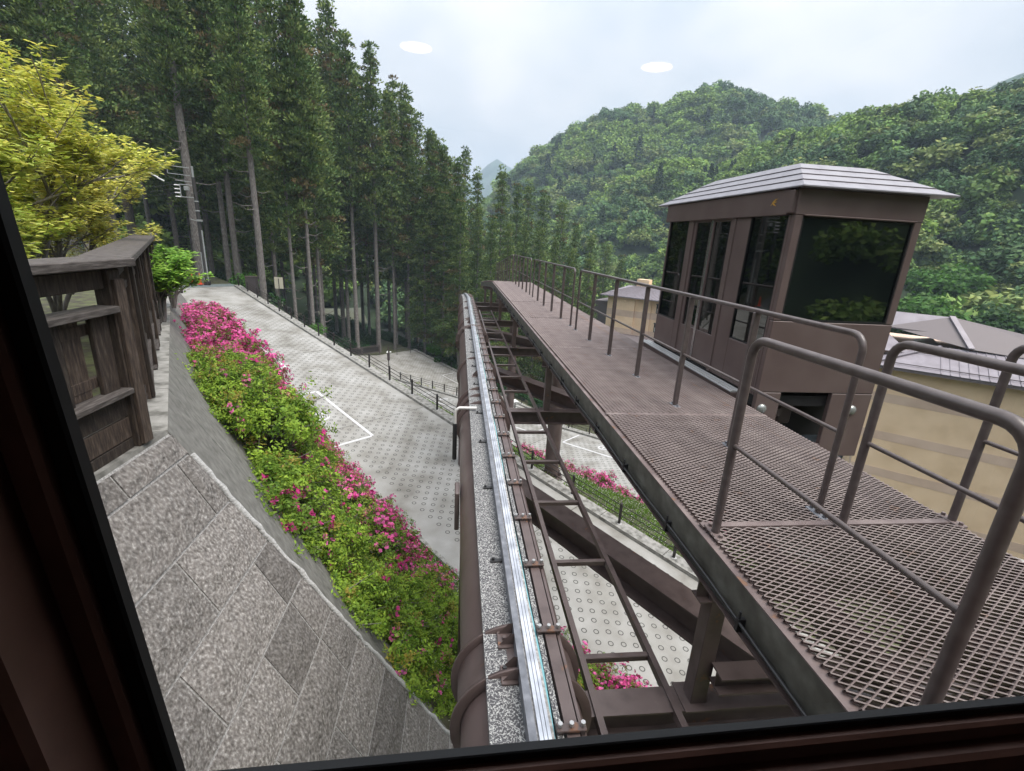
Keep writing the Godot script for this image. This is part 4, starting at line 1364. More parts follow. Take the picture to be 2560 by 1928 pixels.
# ---------------------------------------------------------------- pole, signs, small things
func build_street_things() -> void:
	var t := thing("utility_pole", "utility pole with steel arms and insulators at the top of the parking road", "utility pole", Vector3(-21.38, -5.0, -42.25))
	var side := Vector3(-0.893, 0, 0.45)
	var b := MB.new()
	b.tube([Vector3(0, -0.3, 0), Vector3(0, 3, 0), Vector3(0, 8.2, 0)], [0.19, 0.165, 0.13], 14)
	part("mast", b, M.pole_dark, t)
	b = MB.new()
	b.tube([Vector3(0.16, -0.2, 0.1), Vector3(0.15, 4.3, 0.08)], 0.055, 10)
	b.tube([Vector3(-0.1, -0.2, 0.18), Vector3(-0.1, 2.6, 0.17)], 0.03, 8)
	part("conduit", b, M.pole_grey, t)
	b = MB.new()
	b.lathe(Transform3D(Basis(), Vector3(0, -0.2, 0)), [Vector2(0.25, 0), Vector2(0.25, 0.45), Vector2(0.2, 0.6)], 14)
	part("sleeve", b, M.black_post, t)
	b = MB.new()
	for y in [7.62, 6.72]:
		b.bar(Vector3(0, y, 0), side * 0.95 + Vector3(0, y, 0), 0.06, 0.06)
	b.bar(side * 0.95 + Vector3(0, 6.7, 0), side * 0.95 + Vector3(0, 7.65, 0), 0.06, 0.06, 0, side)
	b.bar(side * 1.2 + Vector3(0, 7.9, 0), side * 0.1 + Vector3(0, 7.85, 0), 0.05, 0.05)
	part("side_frame", b, M.pole_grey, t)
	b = MB.new()
	b.bx(-0.62, -0.3, 7.2, 7.5, 0.15, 0.4, 0.02)
	part("switch_box", b, M.pole_grey, t)
	for k in 4:
		b = MB.new()
		b.tube([side * 0.98 + Vector3(0, 7.55 - k * 0.28, 0), side * 1.32 + Vector3(0, 7.55 - k * 0.28, 0)], 0.045, 8)
		part("insulator", b, M.porcelain, t)
	b = MB.new()
	b.bar(side * 1.6 + Vector3(0, 8.35, 0), side * 1.6 + Vector3(0, 9.7, 0), 0.05, 0.05, 0, side)
	b.bar(side * 2.9 + Vector3(0, 8.95, 0), side * 0.2 + Vector3(0, 8.85, 0), 0.06, 0.06)
	b.bar(side * 1.6 + Vector3(0, 8.35, 0), side * 0.2 + Vector3(0, 8.3, 0), 0.05, 0.05)
	b.tube([Vector3(0, 8.0, 0), Vector3(0, 9.0, 0)], 0.08, 8)
	part("top_arm", b, M.pole_grey, t)
	b = MB.new()
	b.bar(Vector3(0, 4.95, 0), side * 0.5 + Vector3(0, 5.1, 0.1), 0.06, 0.06)
	b.bx(-0.05, 0.35, 4.95, 5.1, 0.1, 0.25)
	part("bracket", b, M.pole_grey, t)
	for y in [5.7, 6.4]:
		b = MB.new()
		b.lathe(Transform3D(Basis(), Vector3(0, y, 0)), [Vector2(0.155, 0), Vector2(0.175, 0.02), Vector2(0.175, 0.07), Vector2(0.155, 0.09)], 12)
		part("band", b, M.pole_grey, t)
	var far := [Vector3(-15, 8.5, 9), Vector3(-15, 7.6, 9.5), Vector3(-16, 7.0, 8.5), Vector3(-14, 9.8, 8)]
	for k in 4:
		var s := side * (1.32 if k < 3 else 2.9) + Vector3(0, [7.55, 7.27, 6.99, 8.97][k], 0)
		var pts := []
		for i in 11:
			var f := i / 10.0
			pts.append(s.lerp(far[k], f) - Vector3(0, 1.2 * 4.0 * f * (1.0 - f), 0))
		b = MB.new()
		b.tube(pts, 0.014, 5)
		part("wire", b, M.black_cable, t)
	b = MB.new()
	for k in 3:
		var p := side * (1.9 + k * 0.35) + Vector3(0, 7.75 + k * 0.22, 0)
		b.tube([p, p + side * 0.4 + Vector3(0, 0.2, 0)], 0.06, 8)
	part("cable_joint", b, M.porcelain, t)
	# road sign seen from behind
	t = thing("road_sign", "cream backed road sign on thin post behind the upper fence", "sign", at(-20.2, -1.0, ground(-20.2, -1.0)))
	b = MB.new()
	b.tube([Vector3(0, -0.3, 0), Vector3(0, 2.75, 0)], 0.03, 8)
	part("post", b, M.pole_dark, t)
	b = MB.new()
	b.bx(-0.31, -0.03, 2.0, 2.85, -0.02, 0.0, 0.004)
	b.bx(0.03, 0.31, 2.0, 2.85, -0.02, 0.0, 0.004)
	b.bx(-0.03, 0.03, 2.0, 2.85, -0.018, -0.004)
	part("plate", b, M.sign_back, t)
	# lamp post at the hairpin
	t = thing("lamp_post", "slender brown lamp post with white globes beside the middle fence", "lamp post", at(-23.3, -12.2, y2(-23.3)))
	b = MB.new()
	b.tube([Vector3(0, -0.2, 0), Vector3(0, 3.6, 0)], 0.05, 10)
	b.bx(-0.12, 0.12, 2.2, 3.0, -0.12, 0.12, 0.02)
	part("mast", b, M.barrier_brown, t)
	for k in 3:
		b = MB.new()
		var an := TAU * k / 3.0
		b.lathe(Transform3D(Basis(), Vector3(cos(an) * 0.2, 3.05, sin(an) * 0.2)), [Vector2(0, -0.08), Vector2(0.07, -0.05), Vector2(0.09, 0), Vector2(0.07, 0.06), Vector2(0, 0.09)], 10)
		part("globe", b, M.white_plastic, t)
	# cones
	for k in 2:
		t = thing("traffic_cone", ["left orange traffic cone at the foot of the cedar by the pole", "right orange traffic cone, beside the utility pole"][k], "traffic cone", [Vector3(-22.5, -4.93, -42.2), Vector3(-21.75, -4.98, -41.9)][k], 0.0, "traffic cones by the pole")
		b = MB.new()
		b.lathe(Transform3D(Basis(), Vector3.ZERO), [Vector2(0.14, 0.03), Vector2(0.10, 0.25), Vector2(0.04, 0.85), Vector2(0.03, 0.9), Vector2(0.0, 0.9)], 14)
		part("cone", b, M.cone_orange, t)
		b = MB.new()
		b.bx(-0.19, 0.19, 0.0, 0.035, -0.19, 0.19, 0.008)
		part("foot", b, M.cone_orange, t)
	# cabinet and small fence at road head
	t = thing("roadside_cabinet", "small brown roadside cabinet behind the upper fence", "cabinet", at(-25.2, -0.75, y1(-25.2)))
	b = MB.new()
	b.bx(-0.42, 0.42, -0.3, 1.15, -0.25, 0.25, 0.015)
	part("body", b, M.barrier_brown, t)
	b = MB.new()
	b.bx(-0.46, 0.46, 1.152, 1.2, -0.29, 0.29, 0.01)
	part("lid", b, M.steel, t)
	t = thing("rail_fence", "short black rail fence at the head of the parking road, left", "fence", at(-25.3, 4.2, y1(-25.3)))
	var dir := (at(-24.4, 6.2, 0) - at(-25.3, 4.2, 0))
	dir.y = 0
	for k in 3:
		b = MB.new()
		b.bx(-0.06, 0.06, -0.2, 0.85, -0.06, 0.06, 0.01)
		piece("post", b.mesh(), M.black_post, t, Transform3D(Basis(), dir * (k * 0.75)))
	for y in [0.3, 0.55, 0.78]:
		b = MB.new()
		b.bar(Vector3(0, y, 0), dir * 1.5 + Vector3(0, y, 0), 0.03, 0.07)
		part("rail", b, M.black_post, t)
	# things half hidden under the walkway
	t = thing("folding_table", "small white table standing among the columns below the walkway", "table", Vector3(4.6, -16.6, -45.5), 0.4)
	b = MB.new()
	b.bx(-0.9, 0.9, 0.72, 0.76, -0.4, 0.4, 0.01)
	part("top", b, M.white_plastic, t)
	for q in [[-0.75, -0.3], [0.75, -0.3], [-0.75, 0.3], [0.75, 0.3]]:
		b = MB.new()
		b.tube([Vector3(q[0], -0.3, q[1]), Vector3(q[0] * 0.85, 0.72, q[1])], 0.025, 6)
		part("leg", b, M.white_plastic, t)
	b = MB.new()
	for i in 7:
		for j in 5:
			pass
	var gr := MB.new()
	for i in 8:
		for j in 6:
			var f := func(u: int, w: int) -> Vector3: return Vector3(-1.0 + u * 0.25, 0.55 + 0.35 * sin(u * 1.3 + w) * (1.0 if w < 5 else 0.2) - w * 0.12, -0.7 + w * 0.28)
			gr.quad(f.call(i, j), f.call(i, j + 1), f.call(i + 1, j + 1), f.call(i + 1, j))
	for i in gr.v.size(): gr.v[i] += Vector3(9.6, -16.3, -42.5)
	solo("tarpaulin", gr, M.blue_sheet, "crumpled blue tarpaulin below the walkway behind the columns", "tarpaulin")

# ---------------------------------------------------------------- stone wall and timber fence on the left
const TOP := Vector3(-2.92, -2.0, -4.66)        # corner of the wall, top
const ARRIS := Vector3(0.478, -1.0, -0.197)     # way down the corner edge per metre of drop
const WB := Vector3(-0.485, 0, -0.875)          # the second wall runs this way

func stone(parent: Node, p: Array, nn: Vector3, m: Material, nz: FastNoiseLite) -> void:
	# p: four corners on the face, upper left, upper right, lower right, lower left seen from outside
	var b := MB.new()
	var nx := 6
	var ny := 3
	var g := []
	for j in ny + 1:
		for i in nx + 1:
			var u := float(i) / nx
			var w := float(j) / ny
			var q: Vector3 = p[0].lerp(p[1], u).lerp(p[3].lerp(p[2], u), w)
			var edge := minf(minf(u, 1 - u) * nx, minf(w, 1 - w) * ny)
			var out := 0.0 if edge < 0.01 else 0.035 + nz.get_noise_3dv(q * 7.0) * 0.035
			g.append(b.vert(q + nn * out, nn))
	for j in ny:
		for i in nx:
			var k := j * (nx + 1) + i
			b.face(g[k + nx + 1], g[k + nx + 2], g[k + 1], g[k])
	for j in range(1, ny):
		for i in range(1, nx):
			var k := j * (nx + 1) + i
			b.n[k] = (b.v[k + nx + 1] - b.v[k - nx - 1]).cross(b.v[k + 1] - b.v[k - 1]).normalized()
			if b.n[k].dot(nn) < 0: b.n[k] = -b.n[k]
	var back := nn * -0.12
	for i in 4:
		b.quad(p[i], p[(i + 1) % 4], p[(i + 1) % 4] + back, p[i] + back)
	part("stone", b, m, parent)

func build_wall() -> void:
	var t := thing("stone_wall", "sloping retaining wall of rough granite blocks at lower left", "retaining wall", TOP)
	var nz := noise(8, 0.35, 4)
	var nA := Vector3(0.902, 0.4316, 0)
	var down := Vector3(0.4783, -1.0, 0)          # down the face per metre of drop
	var rows := [0.04, 0.28, 0.88, 1.48, 2.09, 2.69, 3.30, 3.95, 4.6, 5.25, 5.9, 6.6, 7.4]
	var starts := [[0.9], [0.22, 1.62, 3.02, 4.42], [0.92, 2.32, 3.72, 5.1], [0.16, 1.56, 2.96, 4.4], [0.06, 0.80, 2.2, 3.6, 5.0], [0.0, 1.4, 2.8, 4.2], [0.62, 1.3, 2.7, 4.1], [0.5, 1.9, 3.3, 4.7], [0.9, 2.3, 3.7], [0.4, 1.8, 3.2], [0.9, 2.3, 3.7], [0.4, 1.8, 3.2]]
	var bed := MB.new()
	var z9 := 7.0
	bed.quad(Vector3(0, -0.04, z9) + nA * 0.002, Vector3(0, -0.04, 0) + nA * 0.002, ARRIS * 7.4 + nA * 0.002, down * 7.4 + Vector3(0, 0, z9) + nA * 0.002)
	if bed.n[0].dot(nA) < 0:
		for i in 4: bed.n[i] = nA
		bed.ix = PackedInt32Array([0, 1, 2, 0, 2, 3])
	part("mortar_bed", bed, M.mortar, t)
	var gap := 0.026
	for r in rows.size() - 1:
		var d0: float = rows[r] + gap * 0.5
		var d1: float = rows[r + 1] - gap * 0.5
		var cuts: Array = starts[r].duplicate()
		cuts.push_front(-1.0)
		cuts.append(7.0)
		for i in cuts.size() - 1:
			# z of the ends; the first stone ends on the arris
			var za0: float = ARRIS.z * d0 if i == 0 else cuts[i] + gap * 0.5
			var zb0: float = ARRIS.z * d1 if i == 0 else cuts[i] + gap * 0.5
			if i > 0:
				za0 += -0.05
				zb0 += -0.05 - 0.06 * (d1 - d0)
			var z1: float = cuts[i + 1] - gap * 0.5 - 0.05
			var z1b := z1 - 0.06 * (d1 - d0)
			if cuts[i + 1] >= 7.0:
				z1 = 7.0
				z1b = 7.0
			if z1 - za0 < 0.1: continue
			# seen from outside (+x) with up = top: right hand is -z
			stone(t, [down * d0 + Vector3(0, 0, z1), down * d0 + Vector3(0, 0, za0), down * d1 + Vector3(0, 0, zb0), down * d1 + Vector3(0, 0, z1b)], nA, M["granite_%d" % ((r * 3 + i * 5) % 4)], nz)
	# lime bloom along the corner edge
	var b := MB.new()
	var pts := []
	var rad := []
	for i in 60:
		var d := 0.3 + i * 0.11
		pts.append(ARRIS * d + Vector3(0.004, 0, -0.012) + Vector3(nz.get_noise_1d(i * 9.0), nz.get_noise_1d(i * 7.0 + 50), nz.get_noise_1d(i * 8.0 + 99)) * 0.03)
		rad.append(0.030 + 0.022 * nz.get_noise_1d(i * 13.0))
	b.tube(pts, rad, 7)
	part("corner_mortar", b, M.lime, t)
	# second face, running away beside the azaleas
	var nB := Vector3(0.875, 0.51, -0.485).normalized()
	b = MB.new()
	var L := 15.0
	var drop := 7.4
	var inw := nB * -0.3
	var m := 10
	for i in m:
		var s0 := L * i / m + 0.006
		var s1 := L * (i + 1) / m - 0.006
		b = MB.new()
		var f := [WB * s0 + Vector3(0, -0.01, 0), WB * s1 + Vector3(0, -0.01, 0), WB * s1 + ARRIS * drop, WB * s0 + ARRIS * drop]
		b.quad(f[3], f[2], f[1], f[0])
		if b.n[0].dot(nB) < 0:
			b = MB.new()
			b.quad(f[0], f[1], f[2], f[3])
		for k in 4:
			b.quad(f[(k + 1) % 4], f[k], f[k] + inw, f[(k + 1) % 4] + inw)
		part("wall_slab", b, M.wall_concrete, t)
	# coping on both runs
	b = MB.new()
	b.hexa([Vector3(-0.62, -0.30, 7.0), Vector3(0.0, -0.04, 7.0), Vector3(0.0, -0.04, 0.0), Vector3(-0.62, -0.3, 0.0), Vector3(-0.62, 0.0, 7.0), Vector3(-0.012, 0.0, 7.0), Vector3(-0.012, 0.0, 0.0), Vector3(-0.62, 0.0, 0.0)])
	part("coping", b, M.wall_concrete, t)
	for i in 10:
		b = MB.new()
		var o := WB * (i * 1.5 + 0.005)
		var e := WB * (i * 1.5 + 1.49)
		var inn := Vector3(-0.55, 0, 0.30)
		b.hexa([o + Vector3(0, -0.15, 0), e + Vector3(0, -0.15, 0), e + inn + Vector3(0, -0.15, 0), o + inn + Vector3(0, -0.15, 0), o, e, e + inn + Vector3(0, 0.03, 0), o + inn + Vector3(0, 0.03, 0)])
		part("coping_stone", b, M.kerb_concrete, t)
	# terrace behind
	b = MB.new()
	var c := [Vector3(-3.4, 0, 8), Vector3(-3.4, 0, -4.4), Vector3(-10.6, 0, -17.4), Vector3(-40, 0, -17.4), Vector3(-40, 0, 8)]
	for i in 3:
		b.tri(c[0] + Vector3(0, -2.03, 0), c[i + 1] + Vector3(0, -2.03, 0), c[i + 2] + Vector3(0, -2.03, 0))
	for i in 5:
		b.quad(c[i] + Vector3(0, -6, 0), c[(i + 1) % 5] + Vector3(0, -6, 0), c[(i + 1) % 5] + Vector3(0, -2.03, 0), c[i] + Vector3(0, -2.03, 0))
	struct("terrace", b, M.soil)

func build_timber_fence() -> void:
	var t := thing("timber_fence", "tall dark timber fence with capped top rail along the terrace", "fence", Vector3(-3.0, -2.0, -4.35))
	var h := 1.6
	var wood := func(i: int) -> Material: return M["wood_%d" % (i % 3)]
	var b: MB
	# first run: towards the camera along +z.  second run: away along WB
	var runs := [[Vector3(0.0, 0, 1.0), 4.2, Vector3(1, 0, 0)], [WB, 9.0, Vector3(0.875, 0, -0.485)]]
	for r in 2:
		var d: Vector3 = runs[r][0]
		var n: Vector3 = runs[r][2]
		var len: float = runs[r][1]
		var n_posts := int(len / 1.4) + 1
		for i in n_posts:
			if r == 1 and i == 0: continue
			b = MB.new()
			b.bar(d * (i * 1.4) + n * 0.0, d * (i * 1.4) + Vector3(0, h - 0.02, 0), 0.15, 0.13, 0.008, n)
			part("post", b, wood.call(i), t)
			b = MB.new()
			b.bar(d * (i * 1.4) + n * 0.085 + Vector3(0, 0.02, 0), d * (i * 1.4) + n * 0.085 + Vector3(0, h - 0.1, 0), 0.12, 0.035, 0.004, n)
			part("cover_board", b, wood.call(i + 1), t)
		if r == 0:
			for i in n_posts - 1:
				var p := d * (i * 1.4 + 0.08)
				var q := d * (i * 1.4 + 1.32)
				for e in [[0.20, 0.2, 1], [0.405, 0.2, 2], [0.02, 0.16, 2]]:
					b = MB.new()
					b.bar(p + Vector3(0, e[0], 0), q + Vector3(0, e[0], 0), 0.035, e[1] - 0.012, 0.004)
					part("bottom_board", b, M["wood_%d" % e[2]], t)
				b = MB.new()
				b.bar(p + Vector3(0, 0.545, 0) + n * 0.03, q + Vector3(0, 0.545, 0) + n * 0.03, 0.16, 0.05, 0.006)
				part("ledge_rail", b, M.wood_grey, t)
				b = MB.new()
				b.bar(p + Vector3(0, 1.26, 0) + n * 0.02, q + Vector3(0, 1.26, 0) + n * 0.02, 0.2, 0.055, 0.006)
				part("ledge_rail", b, M.wood_grey, t)
				for k in 5:
					var a := d * (i * 1.4 + 0.20 + k * 0.25) - n * (0.0 if k % 2 == 0 else 0.05)
					b = MB.new()
					b.bar(a + Vector3(0, 0.57, 0), a + Vector3(0, 1.23, 0), 0.19, 0.04, 0.005, n)
					part("board", b, wood.call(k), t)
				for e in [0.68, 1.12]:
					b = MB.new()
					b.bar(p + Vector3(0, e, 0) - n * 0.045, q + Vector3(0, e, 0) - n * 0.045, 0.04, 0.09, 0.004)
					part("cross_rail", b, wood.call(1), t)
				b = MB.new()
				b.bar(p + Vector3(0, 1.50, 0), q + Vector3(0, 1.50, 0), 0.05, 0.15, 0.005)
				part("top_beam", b, wood.call(0), t)
		else:
			for i in n_posts - 1:
				var s := 0.08
				var k := 0
				while s < 1.33:
					b = MB.new()
					var a := d * (i * 1.4 + s)
					b.bar(a + Vector3(0, 0.18, 0), a + Vector3(0, 1.3, 0), 0.065, 0.03, 0.003, n)
					part("slat", b, wood.call(k * 2 + i), t)
					s += 0.105
					k += 1
				var p := d * (i * 1.4 + 0.06)
				var q := d * (i * 1.4 + 1.34)
				for e in [[1.33, 0.07, 0.07, 0], [0.16, 0.07, 0.06, 2], [1.52, 0.06, 0.13, 2], [0.07, 0.07, 0.05, 0]]:
					b = MB.new()
					b.bar(p + Vector3(0, e[0], 0), q + Vector3(0, e[0], 0), e[1], e[2], 0.004)
					part("rail", b, wood.call(e[3]), t)
		# cap
		b = MB.new()
		b.bar(d * (-0.12 if r == 0 else 0.1) + Vector3(0, h + 0.035, 0), d * len + Vector3(0, h + 0.035, 0), 0.36, 0.07, 0.008)
		part("cap_board", b, M.wood_grey, t)
	# low pale stake fence standing outside the second run
	var u := thing("stake_fence", "low grey wooden stake fence on the coping beside the azaleas", "fence", TOP + WB * 1.2)
	for i in 17:
		b = MB.new()
		var a := WB * (i * 0.62) + Vector3(-0.16, 0, 0.09)
		b.bar(a + Vector3(0, -0.0, 0), a + Vector3(0.02, 0.62, 0) + WB * 0.16, 0.07, 0.03, 0.004, Vector3(0.875, 0, -0.485))
		part("stake", b, M.wood_grey, u)
		if i % 2 == 0:
			b = MB.new()
			b.bar(a + Vector3(0.03, 0.02, -0.02), a + WB * 0.9 + Vector3(0.03, 0.5, -0.02), 0.05, 0.025, 0.003)
			part("raking_rail", b, M.wood_grey, u)

# ---------------------------------------------------------------- plants
func rdir() -> Vector3:
	var y := rng.randf_range(-1, 1)
	var a := rng.randf() * TAU
	var s := sqrt(1 - y * y)
	return Vector3(cos(a) * s, y, sin(a) * s)

func leaf_at(b: MB, p: Vector3, out: Vector3, l: float, w: float) -> void:
	var nn := (out * 0.6 + rdir() * 0.75 + Vector3(0, 0.45, 0)).normalized()
	var d := rdir()
	d = (d - nn * d.dot(nn)).normalized()
	b.leaf(p, d, nn.cross(d), l, w, nn)

func tone(base: Color, spread: float) -> Color:
	var k := 1.0 + rng.randf_range(-spread, spread)
	return Color(base.r * k * rng.randf_range(0.9, 1.1), base.g * k, base.b * k * rng.randf_range(0.85, 1.15))

# cedar: unit is metres for a 30 m tree; bare = share of the trunk without foliage
func cedar_crown(bare: float, spread: float, seed_: int) -> ArrayMesh:
	rng.seed = seed_
	var b := MB.new()
	var n := 120
	for i in n:
		var f := (i + rng.randf()) / n
		var y := 30.0 * (bare + (1.0 - bare) * f)
		var env := pow(1.0 - f, 0.8 if f < 0.55 else 0.8 + (f - 0.55) * 0.7) * spread + 0.12
		if f < 0.12: env *= 0.55 + f * 3.5
		var az := i * 2.39996 + rng.randf_range(-0.4, 0.4)
		var out := Vector3(cos(az), 0, sin(az))
		var L := env * rng.randf_range(0.6, 1.15)
		var clumps := 2 + int(L * 1.7)
		var hue := rng.randf()
		for c in clumps:
			var s := L * (0.3 + 0.7 * (c + 0.5) / clumps)
			var p := Vector3(0, y, 0) + out * s + Vector3(0, -s * 0.22 + 0.05 * s * s, 0) + rdir() * 0.35
			var r := 0.42 + 0.16 * L * 0.5
			var base := Color(0.07, 0.13, 0.045).lerp(Color(0.20, 0.265, 0.08), pow(rng.randf(), 1.1)) if hue < 0.92 else Color(0.15, 0.135, 0.058).lerp(Color(0.17, 0.13, 0.065), rng.randf())
			for k in 27:
				var o := rdir()
				o.y = absf(o.y) * 0.9 - 0.22
				b.col = tone(base, 0.28)
				var q := p + o * r * rng.randf_range(0.55, 1.0)
				var d := (o * 0.8 + out * 0.35 + Vector3(0, 0.35, 0) + rdir() * 0.35).normalized()
				var sd := d.cross(rdir()).normalized()
				b.leaf(q, d, sd, rng.randf_range(0.2, 0.36), rng.randf_range(0.05, 0.095), sd.cross(d).normalized() if rng.randf() < 0.5 else (o + Vector3(0, 0.4, 0)).normalized())
	return b.mesh()

func cedar_trunk(bare: float, seed_: int) -> ArrayMesh:
	rng.seed = seed_
	var b := MB.new()
	b.tube([Vector3(0, -1.5, 0), Vector3(0, 0.0, 0), Vector3(0.02, 1.2, 0), Vector3(0.05, 8, 0.03), Vector3(0.0, 18, 0.0), Vector3(0, 26, 0), Vector3(0, 29.6, 0)], [0.42, 0.34, 0.27, 0.235, 0.17, 0.08, 0.02], 12)
	# limbs and dead snags
	for i in 26:
		var f := rng.randf()
		var y := 30.0 * (bare * 0.45 + (0.95 - bare * 0.45) * f)
		var az := rng.randf() * TAU
		var L := rng.randf_range(0.8, 2.0) * (1.2 - 0.7 * f)
		var out := Vector3(cos(az), 0, sin(az))
		b.tube([Vector3(0, y, 0), Vector3(0, y - 0.12, 0) + out * L * 0.5, Vector3(0, y + 0.12 * L, 0) + out * L], [0.05, 0.032, 0.01], 5, false)
	return b.mesh()

func broad_crown(seed_: int, lobes: int, quads: int, c0: Color, c1: Color, size: float) -> ArrayMesh:
	# unit crown about 1 m in radius
	rng.seed = seed_
	var b := MB.new()
	var centre := []
	for i in lobes:
		var d := rdir()
		d.y = d.y * 0.55 + 0.12
		centre.append([d * rng.randf_range(0.35, 0.72), rng.randf_range(0.26, 0.44), rng.randf()])
	centre.append([Vector3(0, 0.25, 0), 0.55, 0.3])
	for i in quads:
		var c: Array = centre[i % centre.size()]
		var o := rdir()
		o.y = o.y * 0.8 + 0.2
		var p: Vector3 = c[0] + o * float(c[1]) * rng.randf_range(0.72, 1.05)
		b.col = tone(c0.lerp(c1, clampf(float(c[2]) * 0.8 + rng.randf_range(-0.15, 0.35), 0, 1)), 0.2)
		leaf_at(b, p, o.normalized(), size * rng.randf_range(0.7, 1.3), size * rng.randf_range(0.28, 0.45))
	return b.mesh()

func plant_forest() -> void:
	var rows := [[-16.5, -6.6, -41.0, 25.2, 0.6, 0], [-15.8, -11.7, -46.0, 28.5, 0.36, 0], [-14.5, -13.9, -46.7, 32.9, 0.45, 0], [-14.8, -15.3, -50.4, 32.3, 0.42, 0], [-17.5, -16.1, -69.9, 42.4, 0.7, 0], [-14.5, -16.0, -64.9, 37.0, 0.66, 0], [-11.9, -16.1, -65.9, 36.4, 0.72, 0], [-14.9, -16.1, -75.0, 35.4, 0.5, 0], [-10.0, -16.1, -67.8, 32.5, 0.45, 0], [-8.2, -16.4, -69.7, 31.9, 0.45, 0], [-4.9, -17.1, -68.2, 29.3, 0.42, 0], [-4.4, -17.5, -69.4, 29.1, 0.4, 0], [-3.5, -17.9, -69.5, 28.6, 0.4, 0], [-2.9, -18.2, -70.0, 28.0, 0.4, 0], [-1.4, -18.0, -66.0, 26.9, 0.58, 0], [-20.8, -6.7, -46.5, 29.1, 0.62, 0], [-22.8, -5.1, -44.2, 27.3, 0.85, 0], [-21.9, -6.0, -47.2, 27.9, 0.55, 1], [-21.8, -12.6, -53.7, 35.9, 0.55, 1], [-18.4, -15.4, -63.4, 36.4, 0.55, 1], [-16.4, -16.1, -68.1, 35.4, 0.55, 1], [-10.3, -16.1, -71.3, 34.6, 0.55, 1], [-9.0, -17.1, -73.4, 35.5, 0.55, 1], [-7.6, -18.1, -75.6, 34.1, 0.55, 1], [-6.3, -19.7, -79.8, 34.0, 0.55, 2], [-4.6, -21.3, -83.9, 35.0, 0.55, 2], [-2.5, -20.9, -80.0, 31.6, 0.55, 2], [-0.8, -23.5, -88.0, 37.1, 0.55, 2], [1.4, -22.6, -82.0, 32.4, 0.55, 2], [5.1, -22.7, -77.8, 32.5, 0.55, 2], [7.9, -24.5, -81.6, 32.5, 0.55, 2], [10.9, -28.0, -91.4, 37.4, 0.55, 2], [13.0, -27.5, -87.0, 35.2, 0.55, 2], [17.0, -29.6, -90.4, 36.5, 0.55, 2], [18.0, -28.4, -82.0, 31.0, 0.55, 2], [22.1, -30.7, -87.3, 32.1, 0.55, 2], [26.4, -32.1, -92.3, 31.8, 0.55, 2], [30.5, -33.2, -95.2, 30.9, 0.55, 2], [-5.8, -16.7, -67.8, 23.2, 0.45, 2], [-3.1, -17.4, -65.9, 22.4, 0.45, 2], [-0.9, -17.5, -62.0, 21.4, 0.45, 2], [1.4, -19.1, -66.0, 22.5, 0.45, 2], [2.9, -18.6, -59.9, 20.8, 0.45, 2], [5.2, -20.1, -63.8, 21.7, 0.45, 2], [7.7, -21.8, -67.6, 23.6, 0.45, 2], [9.5, -22.1, -65.3, 23.4, 0.45, 2], [12.3, -23.8, -68.9, 24.3, 0.45, 2], [13.7, -23.5, -64.6, 22.5, 0.45, 2], [17.7, -26.0, -69.8, 24.0, 0.45, 2], [3.6, -18.1, -55.9, 15.5, 0.45, 2], [-30.8, 0.7, -34.2, 16.9, 0.6, 1], [-28.2, -3.0, -33.8, 21.4, 0.6, 1], [-29.3, -1.8, -38.0, 21.5, 0.6, 1], [-26.6, -3.1, -37.5, 23.1, 0.6, 1], [-26.6, -7.0, -53.8, 34.1, 0.6, 1], [-25.1, -11.7, -56.7, 39.4, 0.6, 1], [-23.3, -15.3, -61.8, 43.2, 0.6, 1], [-21.7, -15.6, -68.6, 40.6, 0.6, 1], [-19.4, -16.1, -73.5, 41.0, 0.6, 1], [-16.5, -16.1, -78.3, 38.1, 0.6, 1], [-13.0, -18.4, -83.0, 37.8, 0.6, 1], [-33.8, -5.9, -61.3, 33.1, 0.6, 1], [-35.2, -4.6, -55.8, 30.8, 0.6, 1], [-36.5, -4.2, -52.6, 30.5, 0.6, 1], [-38.1, -1.7, -48.9, 26.1, 0.6, 1], [-39.1, 0.3, -45.5, 22.6, 0.6, 1], [-32.0, -15.3, -73.3, 46.2, 0.6, 1], [-28.6, -15.8, -79.0, 47.6, 0.6, 1], [-26.0, -16.1, -86.2, 46.1, 0.6, 1], [-21.5, -17.5, -89.4, 44.7, 0.6, 1], [-39.9, -4.3, -67.0, 30.5, 0.6, 1], [-44.9, -12.2, -80.3, 40.9, 0.6, 1], [-34.3, -9.7, -65.6, 34.8, 0.6, 1], [-39.0, -15.3, -78.9, 42.8, 0.6, 1], [-30.4, -14.2, -65.3, 40.2, 0.6, 1], [-38.3, -15.6, -88.0, 47.6, 0.6, 1], [-28.6, -15.3, -70.4, 40.2, 0.6, 1], [-33.0, -4.8, -50.1, 32.1, 0.6, 1], [-32.0, -2.7, -43.5, 26.3, 0.6, 1], [-38.1, -4.4, -61.1, 37.5, 0.6, 1]]
	var crowns := []
	var trunks := []
	for k in 4:
		crowns.append([cedar_crown(0.36 + 0.05 * k, 2.5 + 0.25 * (k % 2), 300 + k), cedar_crown(0.22 + 0.04 * k, 3.1, 320 + k), cedar_crown(0.10, 3.3 + 0.15 * k, 340 + k)])
		trunks.append([cedar_trunk(0.36 + 0.05 * k, 360 + k), cedar_trunk(0.22, 370 + k), cedar_trunk(0.1, 380 + k)])
	var words := ["tall cedar with bare grey trunk near the fences, %s from the left", "tall dark cedar of the dense forest behind, %s from the left", "full green cedar of the valley beyond the walkway, %s from the left"]
	rows.sort_custom(func(p, q): return p[0] / p[2] > q[0] / q[2])      # from left to right
	var seq := [0, 0, 0]
